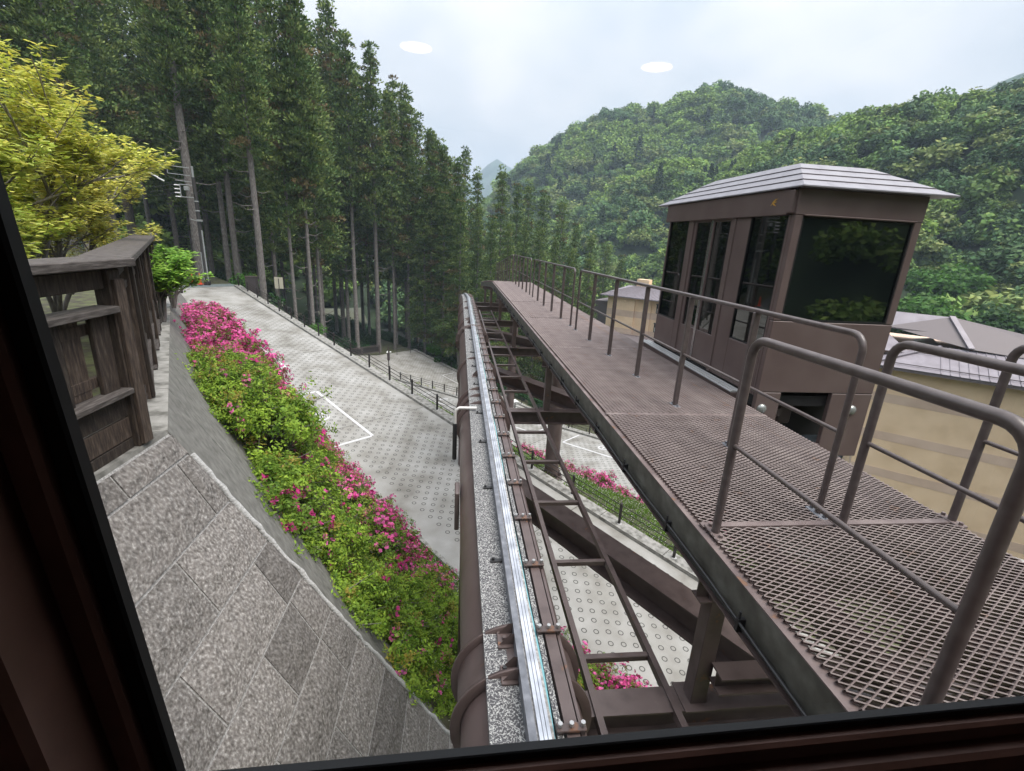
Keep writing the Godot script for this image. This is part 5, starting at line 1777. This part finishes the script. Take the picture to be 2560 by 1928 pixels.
	for i in rows.size():
		var r: Array = rows[i]
		var kind := int(r[5])
		seq[kind] += 1
		var v := i % 4
		var t := thing("cedar_tree", words[kind] % nth(seq[kind]), "tree", Vector3(r[0], r[1], r[2]), i * 1.7, ["cedars with bare trunks", "cedars of the forest", "cedars of the valley"][kind])
		var s: float = r[3] / 30.0
		var wide := clampf(float(r[4]) / 0.62, 0.62, 1.4)
		piece("trunk", trunks[v][kind], M["bark_%d" % (i % 2)], t, Transform3D(Basis.from_scale(Vector3(wide, s, wide)), Vector3.ZERO))
		var cs := clampf(s, 0.75, 1.25) * (1.12 if kind > 0 else 1.0)
		piece("crown", crowns[v][kind], M.needle, t, Transform3D(Basis.from_scale(Vector3(cs, s, cs)), Vector3.ZERO))
	# darker undergrowth on the banks
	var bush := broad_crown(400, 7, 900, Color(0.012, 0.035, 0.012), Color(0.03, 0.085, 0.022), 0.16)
	rng.seed = 77
	var spots := []
	var tints := []
	for i in 420:
		var a := rng.randf_range(-70, -16)
		var v := rng.randf_range(-34, -1.2)
		if a > -41 and v < -5.0 and v > -26.5: continue
		if a > -24 and v > -7.5: continue
		var p := at(a, v, ground(a, v))
		var s := rng.randf_range(0.7, 1.9)
		spots.append(Transform3D(Basis(Vector3.UP, rng.randf() * TAU).scaled(Vector3(s, s * 0.85, s)), p + Vector3(0, s * 0.3, 0)))
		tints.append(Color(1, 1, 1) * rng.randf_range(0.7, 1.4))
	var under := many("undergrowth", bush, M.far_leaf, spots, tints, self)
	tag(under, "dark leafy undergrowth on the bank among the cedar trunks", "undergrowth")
	# saplings at the road head
	var fresh := broad_crown(401, 9, 1600, Color(0.05, 0.15, 0.02), Color(0.10, 0.25, 0.035), 0.11)
	for d in [[-28.5, -1.3, 1.5, "fresh green sapling beside the roadside cabinet"], [-15.6, -1.6, 0.8, "small pale shrub leaning over the upper fence"], [-35.0, -26.8, 1.5, "light green shrub behind the lowest fence"], [-23.0, 6.6, 0.75, "rounded clipped green shrub at the head of the azaleas"]]:
		var t := thing("leafy_shrub", d[3], "shrub", at(d[0], d[1], ground(d[0], d[1])))
		piece("foliage", fresh, M.leaf, t, Transform3D(Basis.from_scale(Vector3.ONE * d[2]), Vector3(0, d[2] * 0.75, 0)))
		var b := MB.new()
		b.tube([Vector3(0, -0.2, 0), Vector3(0.05, d[2] * 0.8, 0)], [0.05, 0.02], 6)
		part("stem", b, M.bark_0, t)

func build_hills() -> void:
	# [bearing, ridge distance, ridge height, foot distance, foot height]
	var hills := [
		["hill", [[0.45, 340, 7.6, 170, -45], [5.17, 340, 39.1, 170, -45], [6.85, 340, 48.0, 170, -45], [9.75, 340, 60.5, 170, -45], [12.22, 340, 67.9, 170, -45], [13.83, 340, 72.7, 170, -45], [15.45, 340, 75.6, 170, -45], [17.94, 340, 74.6, 170, -45], [20.32, 340, 76.1, 170, -45], [21.79, 340, 80.6, 170, -45], [23.61, 340, 84.6, 170, -45], [25.05, 340, 86.8, 170, -45], [26.55, 340, 86.1, 170, -45], [28.09, 340, 82.6, 170, -45], [30.38, 340, 76.8, 170, -45], [32.88, 340, 73.0, 170, -45], [35.31, 340, 68.6, 170, -45], [39.51, 340, 61.8, 170, -45]], 4.4, 2600, 5.0],
		["hill", [[9.81, 230, -9.0, 120, -35], [11.49, 230, -3.5, 120, -35], [12.65, 230, 5.4, 120, -35], [14.6, 230, 14.8, 120, -35], [16.96, 230, 23.3, 120, -35], [20.09, 230, 29.9, 120, -35], [23.31, 230, 30.0, 120, -35], [26.55, 230, 28.0, 120, -35], [30.47, 230, 24.5, 120, -35], [36.0, 230, 10.0, 120, -35]], 3.6, 1500, 6.0],
		["hill", [[24.92, 230, 20.3, 75, -22], [28.3, 225, 30.2, 75, -22], [32.48, 218, 37.7, 75, -22], [35.32, 214, 38.9, 75, -22], [36.79, 212, 39.9, 75, -22], [39.0, 208, 41.7, 75, -22], [41.64, 202, 42.7, 75, -22], [44.2, 198, 41.5, 75, -22], [46.11, 194, 40.8, 75, -22], [47.83, 190, 40.9, 75, -22], [50.66, 182, 39.9, 75, -22], [54.33, 172, 36.9, 75, -22], [66.0, 165, 40.0, 75, -22], [80.0, 165, 45.0, 75, -22], [110.0, 165, 50.0, 75, -22]], 3.1, 3000, 5.0],
		["hill", [[-75.0, 130, 30.0, 62, -4], [-50.0, 140, 24.0, 75, -8], [-30.0, 150, 20.0, 90, -12], [-20.0, 160, 14.0, 100, -16], [-12.0, 170, 4.0, 110, -22], [-7.0, 175, -6.0, 120, -30], [-3.0, 180, -18.0, 130, -36]], 4.8, 1900, 4.0],
		["hill", [[85.0, 130, 40.0, 36, -26], [105.0, 130, 44.0, 34, -26], [130.0, 130, 46.0, 34, -26], [160.0, 125, 48.0, 34, -24], [180.0, 125, 48.0, 34, -20], [205.0, 125, 46.0, 36, -12], [230.0, 125, 40.0, 45, -8], [255.0, 122, 35.0, 55, -5]], 5.0, 1100, 3.0],
		["far_hill", [[-14.0, 1500, 30, 900, -60], [-4.05, 1500, 71.4, 900, -60], [-0.98, 1500, 130.8, 900, -60], [0.75, 1500, 165.8, 900, -60], [1.82, 1500, 193.0, 900, -60], [2.54, 1500, 212.1, 900, -60], [3.19, 1500, 216.2, 900, -60], [3.87, 1500, 201.4, 900, -60], [5.14, 1500, 185.2, 900, -60], [6.97, 1500, 164.0, 900, -60], [10.13, 1500, 146.3, 900, -60], [20.0, 1500, 100, 900, -60]], 0.0, 0, 20.0],
		["far_hill", [[42.5, 600, 110.0, 400, 20], [44.03, 600, 122.8, 400, 20], [45.06, 600, 134.4, 400, 20], [45.83, 600, 141.7, 400, 20], [46.93, 600, 145.6, 400, 20], [47.75, 600, 150.0, 400, 20], [49.66, 600, 153.7, 400, 20], [56, 600, 135.2, 400, 20], [64, 600, 90.2, 400, 20]], 0.0, 0, 8.0]]
	var broad := []
	var greens := [[Color(0.10, 0.175, 0.05), Color(0.22, 0.33, 0.085)], [Color(0.135, 0.22, 0.05), Color(0.30, 0.42, 0.095)], [Color(0.055, 0.115, 0.05), Color(0.13, 0.205, 0.075)], [Color(0.145, 0.195, 0.065), Color(0.24, 0.29, 0.10)]]
	for k in 4:
		broad.append(broad_crown(420 + k, 9 + k, 900, greens[k][0], greens[k][1], 0.21))
	rng.seed = 431
	var cone := MB.new()
	for i in 420:
		var f := rng.randf()
		var a := rng.randf() * TAU
		var r := (1.0 - f) * 0.62 * rng.randf_range(0.75, 1.1) + 0.03
		cone.col = tone(Color(0.016, 0.036, 0.018).lerp(Color(0.055, 0.09, 0.038), rng.randf()), 0.2)
		leaf_at(cone, Vector3(cos(a) * r, f * 2.8 - 0.5, sin(a) * r), Vector3(cos(a), 0.3, sin(a)), 0.26, 0.08)
	var cone_mesh := cone.mesh()
	var nz := noise(9, 0.02, 4)
	for h in hills:
		var rows: Array = h[1]
		var b := MB.new()
		var az := span(rows[0][0], rows[rows.size() - 1][0], 1.0)
		var fs := [0.0, 0.12, 0.25, 0.4, 0.55, 0.7, 0.83, 0.93, 1.0, 1.12, 1.35]
		var grid := []
		var point := func(e: float, f: float) -> Vector3:
			var i := 0
			while i < rows.size() - 2 and rows[i + 1][0] < e: i += 1
			var k := clampf((e - rows[i][0]) / (rows[i + 1][0] - rows[i][0]), 0, 1)
			var D := lerpf(rows[i][1], rows[i + 1][1], k)
			var Y := lerpf(rows[i][2], rows[i + 1][2], k)
			var dd := lerpf(rows[i][3], D, f)
			var yy: float = lerpf(rows[i][4], Y, 1.0 - pow(1.0 - minf(f, 1.0), 1.25)) if f <= 1.0 else Y - (f - 1.0) * (Y - rows[i][4]) * 2.2
			var th := deg_to_rad(e)
			var p := Vector3(sin(th) * dd, yy, -cos(th) * dd)
			p.y += nz.get_noise_2d(p.x, p.z) * float(h[4]) * (1.0 - smoothstep(0.75, 1.0, f)) * 1.6
			return p
		for e in az:
			for f in fs:
				var q: Vector3 = point.call(e, f)
				var du: Vector3 = point.call(e + 0.3, f) - q
				var dv: Vector3 = point.call(e, f + 0.02) - q
				var nn := du.cross(dv).normalized()
				b.vert(q, nn if nn.y > 0 else -nn)
		var m := fs.size()
		for i in az.size() - 1:
			for j in m - 1:
				b.face(i * m + j, (i + 1) * m + j, (i + 1) * m + j + 1, i * m + j + 1)
		var o := struct(h[0], b, M.far_hill if h[0] == "far_hill" else M.hill_floor)
		if h[3] == 0: continue
		rng.seed = 500 + int(h[3])
		var spots := [[], [], [], [], []]
		var tints := [[], [], [], [], []]
		var cl := noise(33, 0.012, 2)
		for i in int(h[3]):
			var e := rng.randf_range(az[0], az[az.size() - 1] if az[0] > 80.0 else minf(az[az.size() - 1], 70.0))
			var f := sqrt(rng.randf()) * 1.03
			var p: Vector3 = point.call(e, f)
			var g := cl.get_noise_2d(p.x, p.z) + rng.randf_range(-0.35, 0.35)
			var k := 1 if g > 0.22 else 0 if g > -0.05 else 3 if g > -0.2 else 2
			if rng.randf() < (0.025 if f < 0.9 else 0.0): k = 4
			var s: float = h[2] * rng.randf_range(0.5, 1.0) * (1.0 if rng.randf() < 0.75 else 1.7)
			var turn := Basis(Vector3.UP, rng.randf() * TAU)
			if k == 4: spots[4].append(Transform3D(turn.scaled(Vector3(s, s * 1.1, s) * 0.66), p + Vector3(0, s * 0.4, 0)))
			else: spots[k].append(Transform3D(turn.scaled(Vector3(s, s * rng.randf_range(0.75, 1.05), s)), p + Vector3(0, s * 0.45, 0)))
			tints[k].append(Color(1, 1, 1) * rng.randf_range(0.78, 1.25))
		for k in 5:
			many("hillside_trees", broad[k] if k < 4 else cone_mesh, M.far_leaf, spots[k], tints[k], o)
	# nearer broadleaf trees in front of the right hill
	var near := broad_crown(470, 14, 5200, Color(0.045, 0.115, 0.018), Color(0.10, 0.235, 0.035), 0.115)
	var near2 := broad_crown(471, 14, 5200, Color(0.025, 0.065, 0.018), Color(0.06, 0.13, 0.032), 0.115)
	var list := [[49.0, -12.2, -58.0, 5.6, 0, "bright green broadleaf tree just above the inn roof"], [58.0, -11.0, -56.0, 6.0, 0, "bright green broadleaf tree right of the inn's roof peak"], [66.0, -11.0, -54.0, 5.5, 1, "darker broadleaf tree at the right edge above the inn roof"], [43.0, -12.0, -70.0, 5.0, 1, "dark broadleaf tree between the parked car and the inn"], [60.0, -9.0, -74.0, 6.5, 1, "tall dark broadleaf tree on the slope above the inn"], [72.0, -8.0, -66.0, 6.5, 0, "broad light green tree on the slope at the right edge"], [29.0, -13.0, -86.0, 4.2, 0, "yellow-green tree behind the small house"], [34.0, -13.5, -84.0, 3.8, 0, "yellow-green tree right of the small house's chimney"]]
	for i in list.size():
		var d: Array = list[i]
		var t := thing("broadleaf_tree", d[5], "tree", Vector3(d[0], d[1] - 2.0, d[2]), i * 1.3, "broadleaf trees behind the buildings")
		piece("crown", near if d[4] == 0 else near2, M.leaf, t, Transform3D(Basis.from_scale(Vector3(d[3], d[3] * 0.85, d[3])), Vector3(0, d[3] * 0.85, 0)))
		var b := MB.new()
		b.tube([Vector3(0, -4, 0), Vector3(0.1, d[3] * 0.5, 0), Vector3(0, d[3] * 1.1, 0)], [0.35, 0.25, 0.08], 8)
		part("trunk", b, M.bark_0, t)

func azalea(seed_: int, bloom: float, c0: Color, c1: Color) -> Array:
	rng.seed = seed_
	var b := MB.new()
	var f := MB.new()
	var w := MB.new()
	for i in 120:
		# one shoot: twig, leaves round its end, perhaps blossom
		var o := rdir()
		o.y = absf(o.y) * 1.1 + 0.08
		o = o.normalized()
		var r := rng.randf_range(0.5, 0.82) if rng.randf() < 0.85 else rng.randf_range(0.85, 1.12)
		var tip := Vector3(o.x * r, o.y * r * 0.85, o.z * r)
		if i % 3 == 0: w.tube([Vector3(o.x * 0.1, -0.12, o.z * 0.1), tip * 0.55 + rdir() * 0.05, tip], [0.014, 0.009, 0.004], 4, false)
		var fresh := rng.randf()
		var base := c0.lerp(c1, fresh)
		if rng.randf() < 0.03: base = Color(c1.r * 1.05, c1.g * 0.62, c1.b)
		for k in 62:
			var e := rdir()
			var p := tip * rng.randf_range(0.55, 1.0) + e * rng.randf_range(0.04, 0.16)
			if k > 34: p = tip + e * rng.randf_range(0.01, 0.10)
			if p.y < -0.1: p.y = -0.1
			b.col = tone(base, 0.22)
			leaf_at(b, p, (o + e * 0.6).normalized(), rng.randf_range(0.04, 0.075), rng.randf_range(0.011, 0.018))
		if rng.randf() < bloom and o.y > 0.05:
			var pink := Color(0.55, 0.05, 0.23).lerp(Color(0.74, 0.17, 0.42), rng.randf())
			for q in 3 + int(rng.randf() * 3.0 + bloom * 6.0):
				var c := tip + o * 0.06 + rdir() * 0.11
				var nn := (o + rdir() * 0.55).normalized()
				var sd := nn.cross(rdir()).normalized()
				for k in 5:
					var d := sd.rotated(nn, TAU * k / 5.0)
					f.col = tone(pink, 0.13)
					f.leaf(c, (d + nn * 0.35).normalized(), nn.cross(d), 0.052, 0.023, nn)
				for k in 3:
					f.col = tone(pink * 0.9, 0.1)
					leaf_at(f, c + rdir() * 0.02, nn, 0.05, 0.02)
	return [b.mesh(), f.mesh() if f.v.size() else null, w.mesh()]

func plant_azaleas() -> void:
	var kinds := []
	for d in [[600, 0.62, Color(0.10, 0.15, 0.03), Color(0.21, 0.27, 0.05)], [601, 0.6, Color(0.09, 0.15, 0.026), Color(0.21, 0.31, 0.05)], [602, 0.10, Color(0.09, 0.17, 0.026), Color(0.27, 0.40, 0.05)], [603, 0.02, Color(0.10, 0.19, 0.026), Color(0.30, 0.44, 0.055)], [604, 0.45, Color(0.09, 0.17, 0.03), Color(0.23, 0.33, 0.05)]]:
		kinds.append(azalea(d[0], d[1], d[2], d[3]))
	rng.seed = 620
	# bank between the upper road and the wall, planted in rows
	var count := {}
	for r in 7:
		var a := -19.5
		while a < 13.2:
			var wall := maxf(12.4 - (12.3 - a) * 0.217, 8.6)
			var v := 0.0
			if a < 8.6:
				v = wall - [0.42, 1.0, 1.55, 2.2, 2.9, 3.7, 4.5][r]
				if v < 6.5: v = 0.0
			else:
				v = 7.55 + r * 0.7
				var top := wall - 0.3
				if a > 11.0: top = minf(top, 11.9 - (a - 11.0) * 0.95)
				if v > top: v = 0.0
			if v > 0.0:
				v += rng.randf_range(-0.12, 0.12)
				var k := 0 if rng.randf() < 0.8 else 1
				if a > 6.5: k = 1 if rng.randf() < 0.4 else 2
				if a > 8.0: k = 3 if rng.randf() < 0.65 else 2
				if a > 8.4 and a < 10.8 and v < 9.0: k = 4
				if a < -18.4: k = 2
				count[r] = count.get(r, 0) + 1
				var ja := a + rng.randf_range(-0.2, 0.2)
				var big := rng.randf_range(0.42, 0.6) if a < 5.0 else rng.randf_range(0.55, 0.75) if a < 8.6 else rng.randf_range(0.68, 0.98) + (0.3 if a > 8.6 and v > 10.0 else 0.0)
				put_azalea(kinds[k], at(ja, v, ground(ja, v) - 0.1), big, "%s, %s along %s" % [["pink-covered azalea bush", "azalea bush with pink blossom", "green azalea bush with a few blooms", "lime green azalea bush", "azalea bush with a patch of pink"][k], nth(count[r]), ["the row under the stake fence", "the second row from the wall", "the third row from the wall", "the fourth row from the wall", "the fifth row from the wall", "the sixth row from the wall", "the seventh row from the wall"][r]], Vector3.UP + HH * -0.3 * clampf((ground(ja, v + 0.3) - ground(ja, v - 0.3)) / 0.6, 0.0, 1.5))
			a += 0.8
	var a := 0.0
	# lower hedge on the bank above the lower road
	a = -21.0
	while a < 14.0:
		var k := 0 if rng.randf() < 0.7 else 1
		var v := -5.9 + rng.randf_range(-0.2, 0.2)
		put_azalea(kinds[k], at(a, v, ground(a, v) - 0.1), rng.randf_range(0.62, 0.85), "pink azalea bush, %s from the left in the hedge above the lower road" % nth(int((a + 22.2) / 1.15)))
		a += 1.15
	a = -22.0
	while a < -6.0:
		put_azalea(kinds[1 if rng.randf() < 0.5 else 2], at(a, -14.6, ground(a, -14.6) - 0.1), 0.6, "small azalea bush, %s from the left behind the middle post fence" % nth(int((a + 23.5) / 1.4)))
		a += 1.4
	# bed below the ladder
	var m := 0
	for q in [[11.4, 6.0, 0.85, 3], [12.1, 5.8, 0.9, 2], [12.8, 5.7, 0.9, 4], [13.5, 5.7, 0.85, 2], [14.2, 5.5, 0.9, 0], [14.9, 5.2, 0.85, 0], [11.9, 6.8, 1.0, 2], [12.9, 6.7, 1.0, 3], [13.9, 6.6, 1.0, 2], [14.9, 6.4, 1.0, 1], [12.4, 7.7, 1.0, 3], [13.5, 7.7, 1.0, 2]]:
		put_azalea(kinds[q[3]], at(q[0], q[1], minf(ground(q[0], q[1]), y1(q[0]) + 0.3) - 0.05), q[2], "azalea bush in the bed below the rung rack, %s one" % nth(m + 1))
		m += 1

func nth(i: int) -> String:
	return ["first", "second", "third", "fourth", "fifth", "sixth", "seventh", "eighth", "ninth", "tenth"][i - 1] if i <= 10 else str(i) + ("st" if i % 10 == 1 and i != 11 else "nd" if i % 10 == 2 and i != 12 else "rd" if i % 10 == 3 and i != 13 else "th")

func put_azalea(k: Array, p: Vector3, s: float, label: String, lean := Vector3.UP) -> void:
	var t := thing("azalea_bush", label, "shrub", p, 0.0, "azalea bushes")
	t.basis = Basis(Quaternion(Vector3.UP, lean.normalized())) * Basis(Vector3.UP, rng.randf() * TAU)
	var q := Vector2(rng.randf_range(0.85, 1.25), rng.randf_range(0.8, 1.2))
	piece("foliage", k[0], M.leaf, t, Transform3D(Basis.from_scale(Vector3(s * q.x, s * q.y, s)), Vector3.ZERO))
	if k[1]: piece("blossom", k[1], M.petal, t, Transform3D(Basis.from_scale(Vector3(s * q.x, s * q.y, s)), Vector3.ZERO))
	piece("stems", k[2], M.bark_0, t, Transform3D(Basis.from_scale(Vector3(s, s, s)), Vector3.ZERO))

func grow(b: MB, lf: MB, p: Vector3, d: Vector3, L: float, r: float, depth: int, c0: Color, c1: Color, ls: float) -> void:
	var pts := [p]
	var rad := [r]
	var q := p
	var dd := d
	for i in 4:
		dd = (dd + rdir() * 0.16 + Vector3(0, 0.05, 0)).normalized()
		q += dd * (L / 4)
		pts.append(q)
		rad.append(lerpf(r, r * 0.55, (i + 1) / 4.0))
	b.tube(pts, rad, 6 if depth > 1 else 4, false)
	if depth <= 1:
		# flat sprays of leaves
		var nsp := 4 if depth == 1 else 9
		for i in nsp:
			var f := rng.randf_range(0.25, 1.0)
			var c: Vector3 = pts[0].lerp(pts[4], f)
			var hue := rng.randf()
			for k in 7:
				lf.col = tone(c0.lerp(c1, clampf(hue + rng.randf_range(-0.25, 0.25), 0, 1)), 0.18)
				var an := rng.randf() * TAU
				var o := Vector3(cos(an), rng.randf_range(-0.45, 0.1), sin(an)).normalized()
				var nn := (Vector3(0, 1, 0) + rdir() * 0.4).normalized()
				var e := (o - nn * o.dot(nn)).normalized()
				lf.leaf(c + o * 0.04 + rdir() * 0.05, e, nn.cross(e), ls * rng.randf_range(0.75, 1.25), ls * rng.randf_range(0.17, 0.25), nn)
	if depth > 0:
		var kids := 4 if depth > 1 else 4
		for i in kids:
			var f := rng.randf_range(0.35, 1.0)
			var az := rdir()
			az.y = absf(az.y) * 0.5
			grow(b, lf, pts[0].lerp(pts[4], f), (dd * 0.55 + az * 0.8).normalized(), L * rng.randf_range(0.5, 0.72), r * 0.5, depth - 1, c0, c1, ls)

func plant_garden() -> void:
	rng.seed = 700
	# yellow-green tree behind the timber fence
	var defs := [[Vector3(-6.6, -2.0, -7.4), 2.3, 3, "yellow-green leafy tree behind the timber fence", Color(0.42, 0.48, 0.09), Color(0.80, 0.76, 0.20), 0.11],
		[Vector3(-5.6, -2.0, -5.2), 1.9, 3, "second yellow-green tree, close behind the timber fence at the left edge", Color(0.38, 0.48, 0.09), Color(0.76, 0.76, 0.20), 0.11],
		[Vector3(-7.6, -2.0, -9.6), 1.75, 3, "golden leafed small tree beside the end of the timber fence", Color(0.42, 0.46, 0.09), Color(0.80, 0.73, 0.20), 0.10],
		[Vector3(-6.0, -2.0, -6.4), 1.35, 3, "low yellow-green tree filling the space behind the fence cap", Color(0.36, 0.48, 0.08), Color(0.74, 0.74, 0.18), 0.10],
		[Vector3(-6.1, -2.0, -10.2), 0.85, 2, "small bright green tree overhanging the stake fence", Color(0.16, 0.34, 0.05), Color(0.34, 0.55, 0.09), 0.12],
		[Vector3(-6.9, -2.0, -12.0), 0.9, 2, "small bright green tree at the far end of the stake fence", Color(0.14, 0.30, 0.05), Color(0.30, 0.50, 0.08), 0.12]]
	for d in defs:
		var b := MB.new()
		var lf := MB.new()
		for s in 4:
			var o := rdir()
			grow(b, lf, Vector3.ZERO, Vector3(o.x * 0.45, 1.0, o.z * 0.45).normalized(), d[1], 0.045, d[2], d[4], d[5], d[6])
		var t := thing("garden_tree", d[3], "tree", d[0], 0.0, "yellow-green garden trees")
		part("branches", b, M.bark_1, t)
		part("crown", lf, M.leaf, t)
	# green shrub at the fence end
	var green := broad_crown(720, 10, 2600, Color(0.07, 0.17, 0.02), Color(0.16, 0.32, 0.04), 0.17)
	for d in [[Vector3(-4.4, -2.0, -3.2), 0.6, "green bush seen through the gap in the timber fence"], [Vector3(-4.9, -2.0, -1.9), 0.7, "green bush behind the timber fence, near the window jamb"]]:
		var t := thing("garden_shrub", d[2], "shrub", d[0])
		piece("foliage", green, M.leaf, t, Transform3D(Basis.from_scale(Vector3(d[1], d[1] * 1.5, d[1])), Vector3(0, d[1] * 1.1, 0)))
		var b := MB.new()
		b.tube([Vector3(0, -0.05, 0), Vector3(0, d[1], 0)], [0.03, 0.015], 6)
		part("stem", b, M.bark_0, t)
	# upright leafy shoots rising from the azaleas
	for d in [[-0.6, 6.5, 1.9], [0.4, 6.2, 1.8], [1.6, 6.9, 1.6]]:
		var t := thing("leafy_shoot", "tall dark green shoot rising out of the azaleas by bay 11, " + ("farthest" if d[0] < 0 else "middle one" if d[0] < 1 else "nearest"), "plant", at(d[0], d[1], ground(d[0], d[1])), 0.0, "shoots above the azaleas")
		var b := MB.new()
		var lf := MB.new()
		for s in 5:
			var o := rdir()
			var pts := [Vector3.ZERO]
			var dd := Vector3(o.x * 0.35, 1, o.z * 0.35).normalized()
			for i in 8:
				dd = (dd + rdir() * 0.1).normalized()
				pts.append(pts[i] + dd * d[2] / 8.0 * rng.randf_range(0.8, 1.15))
			b.tube(pts, [0.014, 0.013, 0.012, 0.011, 0.01, 0.008, 0.006, 0.005, 0.003], 5, false)
			for i in 26:
				var f := rng.randf_range(2.0, 8.0)
				var p: Vector3 = pts[int(f)].lerp(pts[mini(int(f) + 1, 8)], f - int(f))
				var an := rng.randf() * TAU
				var e := Vector3(cos(an), 0.7, sin(an)).normalized()
				lf.col = tone(Color(0.035, 0.085, 0.018).lerp(Color(0.08, 0.17, 0.03), rng.randf()), 0.2)
				var nn := e.cross(Vector3(-sin(an), 0, cos(an))).normalized()
				if nn.y < 0: nn = -nn
				lf.leaf(p, e, nn.cross(e), rng.randf_range(0.09, 0.14), rng.randf_range(0.02, 0.03), nn)
		part("stems", b, M.bark_2, t)
		part("leaves", lf, M.leaf, t)
	# grass on the verge
	rng.seed = 740
	var tuft := MB.new()
	for i in 26:
		var o := rdir()
		o.y = 0
		tuft.col = tone(Color(0.10, 0.20, 0.025).lerp(Color(0.22, 0.36, 0.05), rng.randf()), 0.2)
		var d := (Vector3(0, 1, 0) + o * 0.6).normalized()
		var sd := d.cross(rdir()).normalized()
		tuft.leaf(o * rng.randf_range(0.0, 0.11), d, sd, rng.randf_range(0.06, 0.15), 0.007, sd.cross(d))
	for i in 3:
		var o := rdir()
		tuft.col = Color(0.7, 0.7, 0.66)
		leaf_at(tuft, Vector3(o.x * 0.1, 0.13, o.z * 0.1), Vector3.UP, 0.02, 0.009)
	var spots := []
	var tints := []
	for i in 9000:
		var a := rng.randf_range(-3.0, 15.5)
		var v := rng.randf_range(5.9, 8.9)
		if a > 9.0: v = rng.randf_range(5.2, 9.2)
		spots.append(Transform3D(Basis(Vector3.UP, rng.randf() * TAU).scaled(Vector3.ONE * rng.randf_range(0.7, 1.3)), at(a, v, ground(a, v) - 0.05)))
		tints.append(Color(1, 1, 1) * rng.randf_range(0.7, 1.25))
	for i in 5000:
		var a := rng.randf_range(-24.0, 15.0)
		var v := rng.randf_range(-5.6, -0.5)
		spots.append(Transform3D(Basis(Vector3.UP, rng.randf() * TAU).scaled(Vector3.ONE * rng.randf_range(0.9, 1.7)), at(a, v, ground(a, v) - 0.06)))
		tints.append(Color(1, 1, 1) * rng.randf_range(0.6, 1.1))
	for i in 3000:
		var a := rng.randf_range(-22.0, 12.0)
		var v := rng.randf_range(-16.5, -13.4)
		spots.append(Transform3D(Basis(Vector3.UP, rng.randf() * TAU).scaled(Vector3.ONE * rng.randf_range(0.9, 1.9)), at(a, v, ground(a, v) - 0.06)))
		tints.append(Color(1.3, 1.15, 0.8) * rng.randf_range(0.7, 1.3))
	var g := many("verge_grass", tuft.mesh(), M.leaf, spots, tints, self)
	tag(g, "short grass with white clover on the road verges", "grass")

# ---------------------------------------------------------------- sky
func cloudy_sky() -> PanoramaSkyMaterial:
	var w := 1024
	var h := 512
	var im := Image.create(w, h, false, Image.FORMAT_RGBF)
	var n1 := noise(901, 1.6, 5)
	var n2 := noise(902, 3.6, 4)
	for y in h:
		var el := (0.5 - (y + 0.5) / h) * PI
		for x in w:
			var az := (x + 0.5) / w * TAU
			var d := Vector3(cos(az) * cos(el), sin(el), sin(az) * cos(el))
			var s := maxf(d.y, 0.0)
			# a flat cloud deck: closer texture towards the horizon
			var p := d / (s + 0.35)
			var c := clampf(0.5 + 0.75 * n1.get_noise_3dv(p) + 0.3 * n2.get_noise_3dv(p), 0.0, 1.0)
			var base := 0.275 + 0.57 * pow(s, 2.0)
			var col := Color(0.86, 0.95, 1.06).lerp(Color(1.10, 1.10, 1.13), c) * base * (0.90 + 0.16 * c)
			im.set_pixel(x, y, col)
	var m := PanoramaSkyMaterial.new()
	m.panorama = ImageTexture.create_from_image(im)
	return m

func _ready() -> void:
	rng.seed = 1
	# camera
	var cam := Camera3D.new()
	cam.name = "camera"
	add_child(cam)
	var yaw := deg_to_rad(6.0)
	var pitch := deg_to_rad(17.2)
	var roll := deg_to_rad(3.14)
	var fw := Vector3(sin(yaw) * cos(pitch), -sin(pitch), -cos(yaw) * cos(pitch))
	var r0 := Vector3(cos(yaw), 0, sin(yaw))
	var u0 := r0.cross(fw)
	var rt := r0 * cos(roll) + u0 * sin(roll)
	var up := u0 * cos(roll) - r0 * sin(roll)
	cam.transform = Transform3D(Basis(rt, up, -fw), Vector3.ZERO)
	cam.fov = 78.02
	cam.near = 0.05
	cam.far = 4000.0
	cam.current = true
	# sky, air, sun
	var we := WorldEnvironment.new()
	we.name = "environment"
	var env := Environment.new()
	env.background_mode = Environment.BG_SKY
	env.sky = Sky.new()
	env.sky.sky_material = cloudy_sky()
	env.tonemap_mode = Environment.TONE_MAPPER_LINEAR
	env.tonemap_exposure = 3.2
	env.sdfgi_enabled = true
	env.ssao_enabled = true
	env.ssil_enabled = true
	env.fog_enabled = true
	env.fog_density = 0.0006
	env.fog_light_color = Color(0.80, 0.88, 0.96)
	we.environment = env
	add_child(we)
	var sun := DirectionalLight3D.new()
	sun.name = "sun"
	sun.light_energy = 0.5
	sun.light_color = Color(1.0, 0.97, 0.93)
	sun.light_angular_distance = 40.0
	sun.shadow_enabled = true
	add_child(sun)
	sun.look_at_from_position(Vector3.ZERO, Vector3(-0.35, -1.0, -0.25))
	make_materials()
	build_ground()
	build_hills()
	build_fences()
	build_wall()
	build_timber_fence()
	girder(0.33, "brown tubular monorail girder with worn rail in the picture's middle", true)
	girder(3.86, "brown tubular girder of the right track under the parked car", false)
	build_walkway()
	build_ladder()
	build_handrails()
	build_car()
	build_houses()
	plant_forest()
	plant_azaleas()
	plant_garden()
	build_street_things()
	build_cabin()
